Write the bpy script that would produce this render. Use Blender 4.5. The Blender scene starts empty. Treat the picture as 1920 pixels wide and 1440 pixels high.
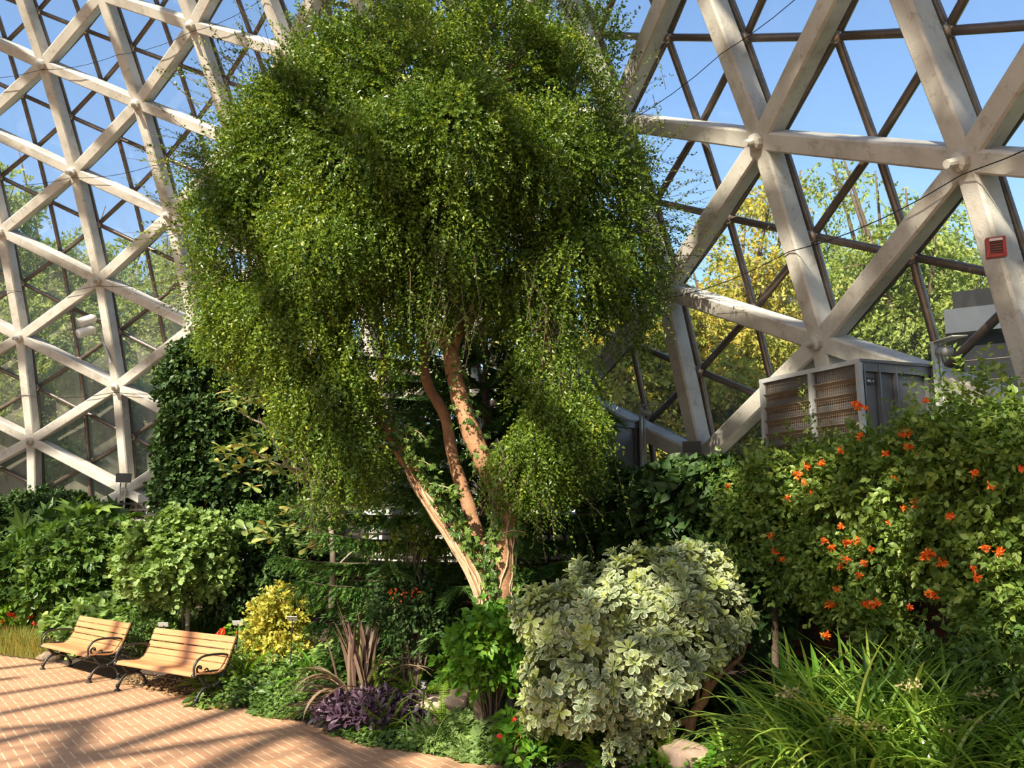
import bpy, math
import numpy as np
from mathutils import Vector

SC = bpy.context.scene
COL = SC.collection
PI = math.pi
# ------------------------------------------------------------------ camera
PITCH, FPX, EYE = 0.1768, 1596.2, 2.25
cam = bpy.data.cameras.new('camera'); cam.lens = FPX / 1920 * 36; cam.sensor_width = 36
cam.clip_end = 500
camo = bpy.data.objects.new('camera', cam); COL.objects.link(camo)
camo.location = (0, 0, EYE); camo.rotation_euler = (PI / 2 + PITCH, 0, 0)
SC.camera = camo
# ------------------------------------------------------------------ light
SUN_DIR = Vector((0.50, 0.86, -0.80)).normalized()
sun = bpy.data.lights.new('sun', 'SUN'); sun.energy = 12.0; sun.angle = math.radians(0.55)
sun.color = (1.0, 0.90, 0.74)
suno = bpy.data.objects.new('sun', sun); COL.objects.link(suno)
suno.rotation_euler = SUN_DIR.to_track_quat('-Z', 'Y').to_euler(); suno.location = (-10, -20, 30)
world = bpy.data.worlds.new('sky'); SC.world = world; world.use_nodes = True
wt = world.node_tree; wt.nodes.clear()
sky = wt.nodes.new('ShaderNodeTexSky'); sky.sky_type = 'NISHITA'; sky.sun_disc = False
sky.sun_elevation = math.radians(39); sky.sun_rotation = math.atan2(-0.50, -0.86)
sky.air_density = 1.0; sky.dust_density = 1.2; sky.ozone_density = 2.0
hs = wt.nodes.new('ShaderNodeHueSaturation'); hs.inputs['Saturation'].default_value = 1.05
wb = wt.nodes.new('ShaderNodeBackground'); wb.inputs['Strength'].default_value = 0.30
wo = wt.nodes.new('ShaderNodeOutputWorld')
wt.links.new(sky.outputs[0], hs.inputs['Color']); wt.links.new(hs.outputs[0], wb.inputs['Color']); wt.links.new(wb.outputs[0], wo.inputs[0])
SC.view_settings.view_transform = 'Standard'; SC.view_settings.look = 'None'
SC.view_settings.gamma = 1; SC.view_settings.exposure = 0.12; SC.view_settings.use_curve_mapping = False
SC.cycles.max_bounces = 6; SC.cycles.diffuse_bounces = 3; SC.cycles.transparent_max_bounces = 16
SC.cycles.transmission_bounces = 3; SC.cycles.glossy_bounces = 2
SC.cycles.sample_clamp_indirect = 6; SC.cycles.caustics_reflective = False; SC.cycles.caustics_refractive = False

# ------------------------------------------------------------------ helpers: space
FW = np.array([0, math.cos(PITCH), math.sin(PITCH)]); UP = np.array([0, -math.sin(PITCH), math.cos(PITCH)])
CAM = np.array([0, 0, EYE])
def ray(px, py): return FW + np.array([1.0, 0, 0]) * (px - 960) / FPX - UP * (py - 720) / FPX
def at(px, py, y):                      # point of the sight line at distance y into the hall
    d = ray(px, py); return CAM + d * (y / d[1])
def at_z(px, py, z):
    d = ray(px, py); return CAM + d * ((z - EYE) / d[2])
AX, AY, TH0, DL = -14.6102, 1.3798, 1.4637, 2 * PI / 50
def at_ring(px, py, r):                 # point of the sight line on a ring of the dome
    d = ray(px, py); o = np.array([-AX, -AY])
    a = d[0]**2 + d[1]**2; b = 2 * (o[0] * d[0] + o[1] * d[1]); c = o @ o - r * r
    t = (-b + math.sqrt(b * b - 4 * a * c)) / (2 * a)
    return CAM + d * t

# ------------------------------------------------------------------ helpers: objects
def props(o, label=None, cat=None, group=None, kind=None):
    if label: o['label'] = label
    if cat: o['category'] = cat
    if group: o['group'] = group
    if kind: o['kind'] = kind
    return o
def thing(name, loc, label=None, cat=None, group=None, kind=None, rz=0):
    o = bpy.data.objects.new(name, None); COL.objects.link(o)
    o.location = [float(v) for v in loc]; o.rotation_euler = (0, 0, rz); o.empty_display_size = 0.1
    return props(o, label, cat, group, kind)

class MB:
    """collects vertices / faces / attributes; build() links ONE mesh object"""
    def __init__(s): s.v = []; s.f = []; s.a = []; s.e = []; s.m = []; s.n = 0
    def add(s, v, faces, rnd=0.5, edge=0.0, mi=0):
        v = np.asarray(v, float).reshape(-1, 3)
        s.v.append(v); n = len(v)
        s.a.append(np.broadcast_to(np.asarray(rnd, float), (n,)))
        s.e.append(np.broadcast_to(np.asarray(edge, float), (n,)))
        if isinstance(faces, np.ndarray): faces = [faces]
        for g in faces:
            g = np.asarray(g, int)
            if g.ndim == 1: g = g[None]
            s.f.append(g + s.n); s.m.append(np.full(len(g), mi))
        s.n += n
        return s
    def box(s, c, size, X=(1, 0, 0), Y=(0, 1, 0), Z=(0, 0, 1), rnd=0.5, mi=0):
        c = np.asarray(c, float); X, Y, Z = [np.asarray(q, float) for q in (X, Y, Z)]
        h = np.asarray(size, float) / 2
        v = [c + sx * h[0] * X + sy * h[1] * Y + sz * h[2] * Z for sx in (-1, 1) for sy in (-1, 1) for sz in (-1, 1)]
        f = np.array([[0, 1, 3, 2], [4, 6, 7, 5], [0, 4, 5, 1], [2, 3, 7, 6], [0, 2, 6, 4], [1, 5, 7, 3]])
        return s.add(v, f, rnd, 0, mi)
    def beam(s, p, q, N, w, d, mi=0, rnd=0.5, ch=0.0):
        """bar from p to q, width w across, depth d along N"""
        p, q, N = [np.asarray(k, float) for k in (p, q, N)]
        Y = q - p; L = np.linalg.norm(Y); Y = Y / L; X = np.cross(Y, N); X /= np.linalg.norm(X); Z = np.cross(X, Y)
        if ch <= 0: return s.box((p + q) / 2, (w, L, d), X, Y, Z, rnd, mi)
        a, b = w / 2, d / 2
        prof = [(-a + ch, -b), (a - ch, -b), (a, -b + ch), (a, b - ch), (a - ch, b), (-a + ch, b), (-a, b - ch), (-a, -b + ch)]
        v = [e + X * x + Z * z for e in (p, q) for x, z in prof]
        f = np.array([[i, (i + 1) % 8, 8 + (i + 1) % 8, 8 + i] for i in range(8)])
        return s.add(v, [f, np.array([list(range(8))[::-1]]), np.array([list(range(8, 16))])], rnd, 0, mi)
    def tube(s, pts, rad, sides=8, rnd=0.5, mi=0, caps=True, flat=1.0):
        P = np.asarray(pts, float); n = len(P); R = np.broadcast_to(np.asarray(rad, float), (n,))
        T = np.gradient(P, axis=0) if n > 1 else P
        T = T / (np.linalg.norm(T, axis=1)[:, None] + 1e-9)
        up = np.array([0, 0, 1.0]) if abs(T[0][2]) < 0.9 else np.array([1.0, 0, 0])
        A = np.cross(up, T[0]); A /= np.linalg.norm(A); vs = []
        an = np.arange(sides) / sides * 2 * PI
        for i in range(n):
            A = A - T[i] * (A @ T[i]); A /= np.linalg.norm(A) + 1e-9; B = np.cross(T[i], A)
            vs.append(P[i] + R[i] * (np.cos(an)[:, None] * A + flat * np.sin(an)[:, None] * B))
        v = np.concatenate(vs); i = np.arange(n - 1)[:, None] * sides; j = np.arange(sides)[None]; k = (j + 1) % sides
        f = np.stack([i + j, i + k, i + sides + k, i + sides + j], -1).reshape(-1, 4)
        fl = [f]
        if caps: fl += [np.arange(sides)[::-1][None], (np.arange(sides) + (n - 1) * sides)[None]]
        return s.add(v, fl, rnd, 0, mi)
    def ball(s, c, r, seg=12, rings=8, rnd=0.5, mi=0, sc=(1, 1, 1)):
        th = np.linspace(0, PI, rings + 1)[1:-1]; ph = np.arange(seg) / seg * 2 * PI
        v = [[0, 0, 1.0]] + [[math.sin(t) * math.cos(p), math.sin(t) * math.sin(p), math.cos(t)] for t in th for p in ph] + [[0, 0, -1.0]]
        v = np.array(v) * r * np.array(sc) + np.asarray(c)
        q = []; t3 = []
        for j in range(seg):
            k = (j + 1) % seg; t3.append([0, 1 + j, 1 + k]); b = 1 + (rings - 2) * seg; t3.append([len(v) - 1, b + k, b + j])
            for i in range(rings - 2): q.append([1 + i * seg + j, 1 + (i + 1) * seg + j, 1 + (i + 1) * seg + k, 1 + i * seg + k])
        return s.add(v, [np.array(q), np.array(t3)], rnd, 0, mi)
    def leaves(s, tm, P, D, N, S, rnd=0.5, mi=0):
        """instances of a leaf template at P, pointing along D, facing N, size S"""
        tv, tf, te = tm
        P = np.asarray(P, float).reshape(-1, 3); n = len(P)
        if n == 0: return s
        D = np.broadcast_to(D, (n, 3)); N = np.broadcast_to(N, (n, 3))
        Y = D / (np.linalg.norm(D, axis=1)[:, None] + 1e-9); X = np.cross(Y, N); X /= (np.linalg.norm(X, axis=1)[:, None] + 1e-9); Z = np.cross(X, Y)
        S = np.broadcast_to(np.asarray(S, float), (n,))[:, None, None]; k = len(tv)
        v = P[:, None] + S * (tv[None, :, 0:1] * X[:, None] + tv[None, :, 1:2] * Y[:, None] + tv[None, :, 2:3] * Z[:, None])
        r = np.repeat(np.broadcast_to(np.asarray(rnd, float), (n,)), k); e = np.tile(te, n)
        fs = [(g[None] + (np.arange(n) * k)[:, None, None]).reshape(-1, g.shape[1]) for g in tf]
        return s.add(v.reshape(-1, 3), fs, r, e, mi)
    def build(s, name, mats, parent=None, smooth=False, label=None, kind=None, loc=None):
        me = bpy.data.meshes.new(name)
        if s.n:
            v = np.concatenate(s.v)
            off = np.array(parent.location) if parent is not None and parent.get('_w', 1) else np.zeros(3)
            if loc is not None: off = np.asarray(loc, float)
            if parent is not None and parent.parent is not None: off = off + np.array(parent.parent.location)
            v = v - off
            cnt = np.concatenate([np.full(len(g), g.shape[1]) for g in s.f]); li = np.concatenate([g.ravel() for g in s.f])
            me.vertices.add(len(v)); me.vertices.foreach_set('co', v.ravel())
            me.loops.add(len(li)); me.loops.foreach_set('vertex_index', li.astype(np.int32))
            me.polygons.add(len(cnt)); me.polygons.foreach_set('loop_start', np.concatenate([[0], np.cumsum(cnt)[:-1]]).astype(np.int32))
            me.polygons.foreach_set('material_index', np.concatenate(s.m).astype(np.int32))
            me.update(calc_edges=True)
            a = me.attributes.new('rnd', 'FLOAT', 'POINT'); a.data.foreach_set('value', np.concatenate(s.a))
            a = me.attributes.new('edge', 'FLOAT', 'POINT'); a.data.foreach_set('value', np.concatenate(s.e))
            me.polygons.foreach_set('use_smooth', np.full(len(cnt), smooth)); me.update()
        for m in (mats if isinstance(mats, (list, tuple)) else [mats]): me.materials.append(m)
        o = bpy.data.objects.new(name, me); COL.objects.link(o)
        if parent is not None: o.parent = parent
        elif loc is not None: o.location = [float(q) for q in loc]
        if label: o['label'] = label
        if kind: o['kind'] = kind
        return o

# ------------------------------------------------------------------ helpers: materials
MATS = {}
def nt(name):
    m = bpy.data.materials.new(name); m.use_nodes = True; t = m.node_tree; t.nodes.clear()
    o = t.nodes.new('ShaderNodeOutputMaterial'); MATS[name] = m
    return m, t, o
def ramp(t, fac, stops):
    r = t.nodes.new('ShaderNodeValToRGB'); e = r.color_ramp.elements
    while len(e) < len(stops): e.new(0.5)
    for k, (p, c) in zip(e, stops): k.position = p; k.color = (*c, 1)
    t.links.new(fac, r.inputs[0]); return r.outputs[0]
def mixc(t, fac, a, b, mode='MIX'):
    m = t.nodes.new('ShaderNodeMix'); m.data_type = 'RGBA'; m.blend_type = mode
    if isinstance(fac, (int, float)): m.inputs[0].default_value = fac
    else: t.links.new(fac, m.inputs[0])
    for k, c in ((6, a), (7, b)):
        if isinstance(c, tuple): m.inputs[k].default_value = (*c, 1)
        else: t.links.new(c, m.inputs[k])
    return m.outputs[2]
def noise(t, scale, detail=3, rough=0.55, vec=None, dist=0):
    n = t.nodes.new('ShaderNodeTexNoise'); n.inputs['Scale'].default_value = scale; n.inputs['Detail'].default_value = detail
    n.inputs['Roughness'].default_value = rough; n.inputs['Distortion'].default_value = dist
    if vec is None:
        g = t.nodes.new('ShaderNodeTexCoord'); vec = g.outputs['Object']
    t.links.new(vec, n.inputs['Vector']); return n.outputs['Fac']
def attr(t, name):
    a = t.nodes.new('ShaderNodeAttribute'); a.attribute_name = name; return a.outputs['Fac']
def math_(t, op, a, b=0.0, c=None):
    m = t.nodes.new('ShaderNodeMath'); m.operation = op
    for i, q in enumerate((a, b, c)):
        if q is None: continue
        if isinstance(q, (int, float)): m.inputs[i].default_value = q
        else: t.links.new(q, m.inputs[i])
    return m.outputs[0]
def bump(t, h, strength=0.3, dist=0.02):
    b = t.nodes.new('ShaderNodeBump'); b.inputs['Strength'].default_value = strength; b.inputs['Distance'].default_value = dist
    t.links.new(h, b.inputs['Height']); return b.outputs[0]
def plain(name, c1, c2=None, rough=0.6, metal=0.0, scale=6, bs=0.0, bscale=40, spec=0.5):
    m, t, o = nt(name); p = t.nodes.new('ShaderNodeBsdfPrincipled')
    p.inputs['Roughness'].default_value = rough; p.inputs['Metallic'].default_value = metal; p.inputs['Specular IOR Level'].default_value = spec
    c2 = c2 or tuple(k * 0.7 for k in c1)
    t.links.new(ramp(t, noise(t, scale, 5, 0.65), [(0.3, c2), (0.7, c1)]), p.inputs['Base Color'])
    if bs: t.links.new(bump(t, noise(t, bscale, 4), bs), p.inputs['Normal'])
    t.links.new(p.outputs[0], o.inputs[0]); return m
def leafmat(name, stops, edge=None, trans=0.35, rough=0.38, spec=0.4, patch=0.0, pscale=1.2):
    """leaf: colour by the leaf's own random value; 'edge' = margin colour"""
    m, t, o = nt(name)
    f = attr(t, 'rnd')
    if patch: f = math_(t, 'ADD', f, math_(t, 'MULTIPLY', math_(t, 'SUBTRACT', noise(t, pscale, 2), 0.5), patch))
    c = ramp(t, f, stops)
    if edge:
        c = mixc(t, math_(t, 'MINIMUM', math_(t, 'MAXIMUM', math_(t, 'MULTIPLY', math_(t, 'SUBTRACT', attr(t, 'edge'), 0.68), 5.0), 0.0), 1.0), c, edge)
    p = t.nodes.new('ShaderNodeBsdfPrincipled'); p.inputs['Roughness'].default_value = rough; p.inputs['Specular IOR Level'].default_value = spec
    t.links.new(c, p.inputs['Base Color'])
    tr = t.nodes.new('ShaderNodeBsdfTranslucent'); t.links.new(mixc(t, 1.0, c, (1.25, 1.25, 0.55), 'MULTIPLY'), tr.inputs[0])
    mx = t.nodes.new('ShaderNodeMixShader'); mx.inputs[0].default_value = trans
    t.links.new(p.outputs[0], mx.inputs[1]); t.links.new(tr.outputs[0], mx.inputs[2]); t.links.new(mx.outputs[0], o.inputs[0])
    return m

# leaf templates: (verts, [face arrays], edge attribute)
def T(v, f, e=None):
    v = np.array(v, float); return v, [np.array(g) for g in f], (np.zeros(len(v)) if e is None else np.array(e, float))
L4 = T([(0, 0, 0), (.27, .45, .05), (0, 1, -.04), (-.27, .45, .05)], [[[0, 1, 2], [0, 2, 3]]])
LSL = T([(0, 0, 0), (.13, .4, .03), (0, 1, -.12), (-.13, .4, .03)], [[[0, 1, 2], [0, 2, 3]]])
LOV = T([(0, 0, 0), (.2, .22, .05), (.3, .55, .03), (0, 1, -.14), (-.3, .55, .03), (-.2, .22, .05), (0, .5, -.03)],
        [[[0, 1, 2, 6], [6, 2, 3, 4], [0, 6, 4, 5]]])
LOB = T([(0, 0, 0), (.07, .25, .03), (.2, .65, .05), (.17, .92, 0), (0, 1.02, -.06), (-.17, .92, 0), (-.2, .65, .05), (-.07, .25, .03), (0, .3, 0), (0, .8, 0)],
        [[[0, 1, 8, 7], [8, 1, 2, 9], [7, 8, 9, 6], [9, 2, 3, 4], [6, 9, 4, 5]]], [0.3, .8, 1, 1, 1, 1, 1, .8, 0, 0])
LRD = T([(0, 0, 0), (.34, .1, .04), (.5, .45, .06), (.3, .82, 0), (0, 1, -.08), (-.3, .82, 0), (-.5, .45, .06), (-.34, .1, .04)],
        [[[0, 1, 2, 3, 4], [0, 4, 5, 6, 7]]])
LHT = T([(0, 0, 0), (.3, -.08, .04), (.46, .22, .06), (.28, .6, .02), (0, 1.05, -.14), (-.28, .6, .02), (-.46, .22, .06), (-.3, -.08, .04), (0, .5, -.04)],
        [[[0, 1, 2, 8], [8, 2, 3, 4], [0, 8, 6, 7], [8, 4, 5, 6]]])
LIV = T([(0, .12, 0), (.3, 0, .02), (.55, .25, -.02), (.3, .45, .04), (.38, .8, -.03), (.12, .68, .03), (0, 1.05, -.08), (-.12, .68, .03), (-.38, .8, -.03), (-.3, .45, .04), (-.55, .25, -.02), (-.3, 0, .02)],
        [[[0, 1, 2, 3], [0, 3, 4, 5], [0, 5, 6, 7], [0, 7, 8, 9], [0, 9, 10, 11]]])
LFG = T([(0, 0, 0), (.25, .02, .02), (.62, .2, -.04), (.3, .34, .03), (.5, .72, -.05), (.16, .58, .03), (0, 1.1, -.1), (-.16, .58, .03), (-.5, .72, -.05), (-.3, .34, .03), (-.62, .2, -.04), (-.25, .02, .02)],
        [[[0, 1, 2, 3], [0, 3, 4, 5], [0, 5, 6, 7], [0, 7, 8, 9], [0, 9, 10, 11]]])

def rdir(rg, n):
    d = rg.normal(size=(n, 3)); return d / np.linalg.norm(d, axis=1)[:, None]
def unit(a): a = np.asarray(a, float); return a / (np.linalg.norm(a, axis=-1, keepdims=True) + 1e-9)
def smoothline(pts, n=6):
    """Catmull-Rom through points"""
    P = np.asarray(pts, float)
    if len(P) < 3: return P
    Q = np.vstack([2 * P[0] - P[1], P, 2 * P[-1] - P[-2]]); out = []
    for i in range(1, len(Q) - 2):
        for t in np.linspace(0, 1, n, endpoint=False):
            out.append(0.5 * (2 * Q[i] + (Q[i + 1] - Q[i - 1]) * t + (2 * Q[i - 1] - 5 * Q[i] + 4 * Q[i + 1] - Q[i + 2]) * t * t + (3 * Q[i] - Q[i - 1] - 3 * Q[i + 1] + Q[i + 2]) * t**3))
    out.append(P[-1]); return np.array(out)

def sprigs(mb, rg, P, D, n, length, tm, ls, droop=0.3, ang=0.9, up=0.5, var=0.25, mi=0, rb=None):
    """twigs at P growing along D, n leaves each"""
    m = len(P); D = unit(D)
    t = (np.arange(n) + 0.5) / n
    t = np.broadcast_to(t, (m, n)) + rg.uniform(-.5, .5, (m, n)) / n
    L = length * rg.uniform(.6, 1.2, (m, 1))
    pos = P[:, None] + D[:, None] * (L * t)[..., None]; pos[..., 2] -= droop * L * t**2
    side = rdir(rg, m * n).reshape(m, n, 3); side -= D[:, None] * (side * D[:, None]).sum(-1, keepdims=True); side = unit(side)
    dd = unit(D[:, None] * math.cos(ang) + side * math.sin(ang) + np.array([0, 0, -droop * .5]))
    nn = unit(side * -.3 + rdir(rg, m * n).reshape(m, n, 3) * .6 + np.array([0, 0, up]))
    S = ls * rg.uniform(1 - var, 1 + var, (m, n))
    r = np.clip((rg.uniform(0, 1, (m, 1)) if rb is None else rb[:, None]) * .6 + rg.uniform(0, .4, (m, n)), 0, 1)
    mb.leaves(tm, pos.reshape(-1, 3), dd.reshape(-1, 3), nn.reshape(-1, 3), S.ravel(), r.ravel(), mi)

def blob_points(rg, C, R, nsub, rsub, n, shell=0.65, hemi=None):
    """points on the outsides of nsub lumps spread over an ellipsoid C, R -> positions, outward directions"""
    C = np.asarray(C, float); R = np.asarray(R, float)
    g = (np.arange(nsub) + .5) / nsub; ph = PI * (1 + 5**.5) * np.arange(nsub) + rg.uniform(0, 6)
    sd = np.stack([np.cos(ph) * np.sqrt(1 - (1 - 2 * g)**2), np.sin(ph) * np.sqrt(1 - (1 - 2 * g)**2), 1 - 2 * g], -1)
    sd = unit(sd + rg.normal(size=sd.shape) * .18)
    sc = C + sd * np.maximum(R - rsub * .8, R * .25) * rg.uniform(.72, 1.05, (nsub, 1))
    i = rg.integers(0, nsub, n); d = rdir(rg, n)
    out = (d * sd[i]).sum(1)
    d = np.where((out < -.3)[:, None], -d, d)
    rr = rsub * (shell + (1 - shell) * rg.uniform(0, 1, n)) * rg.uniform(.75, 1.15, nsub)[i]
    P = sc[i] + d * rr[:, None]
    O = unit(d * .6 + sd[i] * .4)
    if hemi is not None: k = P[:, 2] > hemi; P, O = P[k], O[k]
    return P, O

# ------------------------------------------------------------------ dome geometry
def dome(m, k, off=0.0):
    """node of the lattice on meridian m, level k (2 levels = one member)"""
    q = k / 10.0
    prof = lambda q: (21 - 2.3088 * q - 5.1145 * q * q + 2.1962 * q**3, EYE + 1.1502 + 12.9447 * q + .2472 * q * q - 1.962 * q**3)
    if q <= 1.0:
        r, z = prof(q); r1, z1 = prof(q + .01); r0, z0 = prof(q - .01)
        tr, tz = r1 - r0, z1 - z0
    else:
        r, z = prof(1.0); r0, z0 = prof(.98); a = math.atan2(z - z0, r - r0)
        n = max(1, int((k - 10) * 4)); h = (k - 10) * 1.3 / n
        for i in range(n):
            a += h / 20; r += math.cos(a) * h; z += math.sin(a) * h
        tr, tz = math.cos(a), math.sin(a)
    l = math.hypot(tr, tz); nr, nz = tz / l, -tr / l
    r += nr * off; z += nz * off
    th = TH0 - m * DL; c, s = math.cos(th), math.sin(th)
    return np.array([AX + r * c, AY + r * s, z]), np.array([nr * c, nr * s, nz])

# ------------------------------------------------------------------ materials
def concrete_mat():
    m, t, o = nt('pale_concrete'); p = t.nodes.new('ShaderNodeBsdfPrincipled'); p.inputs['Roughness'].default_value = .55
    c = ramp(t, noise(t, 1.6, 6, .7), [(.3, (.33, .29, .24)), (.5, (.50, .47, .41)), (.72, (.58, .55, .49))])
    st = math_(t, 'MULTIPLY', math_(t, 'GREATER_THAN', noise(t, 5.5, 5, .75), .60), .35)
    c = mixc(t, st, c, (.22, .17, .12)); t.links.new(c, p.inputs['Base Color'])
    t.links.new(bump(t, noise(t, 60, 3), .15), p.inputs['Normal']); t.links.new(p.outputs[0], o.inputs[0]); return m
concrete = concrete_mat()
bronze = plain('bronze_tube', (.20, .155, .125), (.13, .10, .08), rough=.38, metal=.55, scale=9)
hubm = plain('bronze_hub', (.42, .34, .27), (.28, .22, .17), rough=.3, metal=.75, scale=9)
iron = plain('black_cast_iron', (.022, .020, .019), (.012, .011, .010), rough=.42, scale=14, bs=.15)
zinc = plain('grey_sheet_metal', (.20, .20, .205), (.15, .15, .155), rough=.42, metal=.6, scale=2.5)
alum = plain('pale_aluminium', (.50, .50, .49), (.38, .38, .38), rough=.45, metal=.4)
louv = plain('brown_louvre', (.15, .105, .07), (.10, .07, .048), rough=.6)
blackp = plain('black_plastic', (.02, .02, .02), (.012, .012, .012), rough=.4)
redp = plain('red_paint', (.40, .035, .025), (.30, .025, .02), rough=.45)
whitep = plain('white_plastic', (.72, .70, .66), (.60, .58, .54), rough=.45)
trel = plain('dark_trellis_wood', (.045, .030, .022), (.022, .015, .012), rough=.7, scale=4)
soil = plain('dark_soil', (.075, .048, .03), (.028, .019, .013), rough=.95, scale=9, bs=.8, bscale=55)
bark = plain('orange_bark', (.42, .22, .11), (.24, .115, .055), rough=.75, scale=7, bs=.6, bscale=35)
barkd = plain('grey_brown_bark', (.16, .11, .075), (.08, .055, .04), rough=.85, scale=9, bs=.6)
barkp = plain('pale_bark', (.40, .33, .25), (.25, .19, .14), rough=.8, scale=9, bs=.4)
vinem = plain('pale_vine_stem', (.58, .42, .26), (.42, .28, .17), rough=.8)
rockp = plain('pink_rock', (.50, .36, .27), (.33, .23, .17), rough=.85, scale=7, bs=.5, bscale=18)
rockt = plain('tufa_rock', (.33, .24, .16), (.10, .075, .05), rough=.95, scale=13, bs=1.0, bscale=22)
rocks = plain('slate_rock', (.075, .072, .068), (.04, .04, .04), rough=.7, scale=6, bs=.5)
build = plain('dark_cladding', (.010, .0105, .012), (.007, .007, .008), rough=.7, scale=1, spec=.15)
bandm = plain('grey_fascia', (.055, .062, .075), (.045, .05, .06), rough=.6, spec=.2)
lawn = plain('lawn', (.10, .15, .035), (.05, .085, .02), rough=.95, scale=2)

def brick_floor():
    m, t, o = nt('herringbone_brick'); p = t.nodes.new('ShaderNodeBsdfPrincipled'); p.inputs['Roughness'].default_value = .6
    g = t.nodes.new('ShaderNodeTexCoord'); mp = t.nodes.new('ShaderNodeMapping'); mp.vector_type = 'POINT'
    mp.inputs['Rotation'].default_value = (0, 0, math.radians(53.7)); mp.inputs['Scale'].default_value = (1 / .118,) * 3
    t.links.new(g.outputs['Object'], mp.inputs[0]); sp = t.nodes.new('ShaderNodeSeparateXYZ'); t.links.new(mp.outputs[0], sp.inputs[0])
    x, y = sp.outputs[0], math_(t, 'MULTIPLY', sp.outputs[1], -1.0)
    i, j = math_(t, 'FLOOR', x), math_(t, 'FLOOR', y); fx, fy = math_(t, 'SUBTRACT', x, i), math_(t, 'SUBTRACT', y, j)
    s = math_(t, 'FLOORED_MODULO', math_(t, 'SUBTRACT', i, j), 4.0)
    eq = lambda v: math_(t, 'COMPARE', s, v, .1)
    not_ = lambda a: math_(t, 'SUBTRACT', 1.0, a)
    lo = lambda f, w: math_(t, 'LESS_THAN', f, w); hi = lambda f, w: math_(t, 'GREATER_THAN', f, 1 - w)
    W = .062
    along = math_(t, 'MAXIMUM', math_(t, 'MULTIPLY', lo(fy, W), not_(eq(2.0))), math_(t, 'MULTIPLY', hi(fy, W), not_(eq(3.0))))
    cross = math_(t, 'MAXIMUM', math_(t, 'MULTIPLY', lo(fx, .03), not_(eq(1.0))), math_(t, 'MULTIPLY', hi(fx, .03), not_(eq(0.0))))
    # id of the brick: shift the second half cell back onto the first
    bi = math_(t, 'SUBTRACT', i, eq(1.0)); bj = math_(t, 'ADD', j, eq(3.0))
    cb = t.nodes.new('ShaderNodeCombineXYZ'); t.links.new(bi, cb.inputs[0]); t.links.new(bj, cb.inputs[1])
    wn = t.nodes.new('ShaderNodeTexWhiteNoise'); wn.noise_dimensions = '2D'; t.links.new(cb.outputs[0], wn.inputs['Vector'])
    c = ramp(t, wn.outputs['Value'], [(0, (.43, .225, .125)), (.5, (.50, .27, .155)), (1, (.55, .31, .185))])
    c = mixc(t, math_(t, 'MULTIPLY', noise(t, .9, 4), .5), c, (.42, .23, .13))
    c = mixc(t, math_(t, 'MULTIPLY', cross, .28), c, (.62, .42, .27))
    c = mixc(t, math_(t, 'MULTIPLY', along, math_(t, 'ADD', math_(t, 'MULTIPLY', noise(t, 6, 2), .6), .45)), c, (.80, .62, .42))
    t.links.new(c, p.inputs['Base Color']); t.links.new(bump(t, noise(t, 90, 3), .12, .005), p.inputs['Normal'])
    t.links.new(p.outputs[0], o.inputs[0]); return m
def wall_brick():
    m, t, o = nt('red_wall_brick'); p = t.nodes.new('ShaderNodeBsdfPrincipled'); p.inputs['Roughness'].default_value = .85
    b = t.nodes.new('ShaderNodeTexBrick'); b.inputs['Scale'].default_value = 1.0
    for k, v in (('Brick Width', .23), ('Row Height', .075), ('Mortar Size', .006)): b.inputs[k].default_value = v
    b.inputs['Color1'].default_value = (.36, .14, .08, 1); b.inputs['Color2'].default_value = (.26, .10, .06, 1); b.inputs['Mortar'].default_value = (.25, .2, .16, 1)
    g = t.nodes.new('ShaderNodeTexCoord'); sp = t.nodes.new('ShaderNodeSeparateXYZ'); t.links.new(g.outputs['Object'], sp.inputs[0])
    an = math_(t, 'MULTIPLY', math_(t, 'ARCTAN2', math_(t, 'SUBTRACT', sp.outputs[1], AY), math_(t, 'SUBTRACT', sp.outputs[0], AX)), 20.8)
    cb = t.nodes.new('ShaderNodeCombineXYZ'); t.links.new(an, cb.inputs[0]); t.links.new(sp.outputs[2], cb.inputs[1]); t.links.new(cb.outputs[0], b.inputs['Vector'])
    t.links.new(b.outputs['Color'], p.inputs['Base Color']); t.links.new(p.outputs[0], o.inputs[0]); return m
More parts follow.
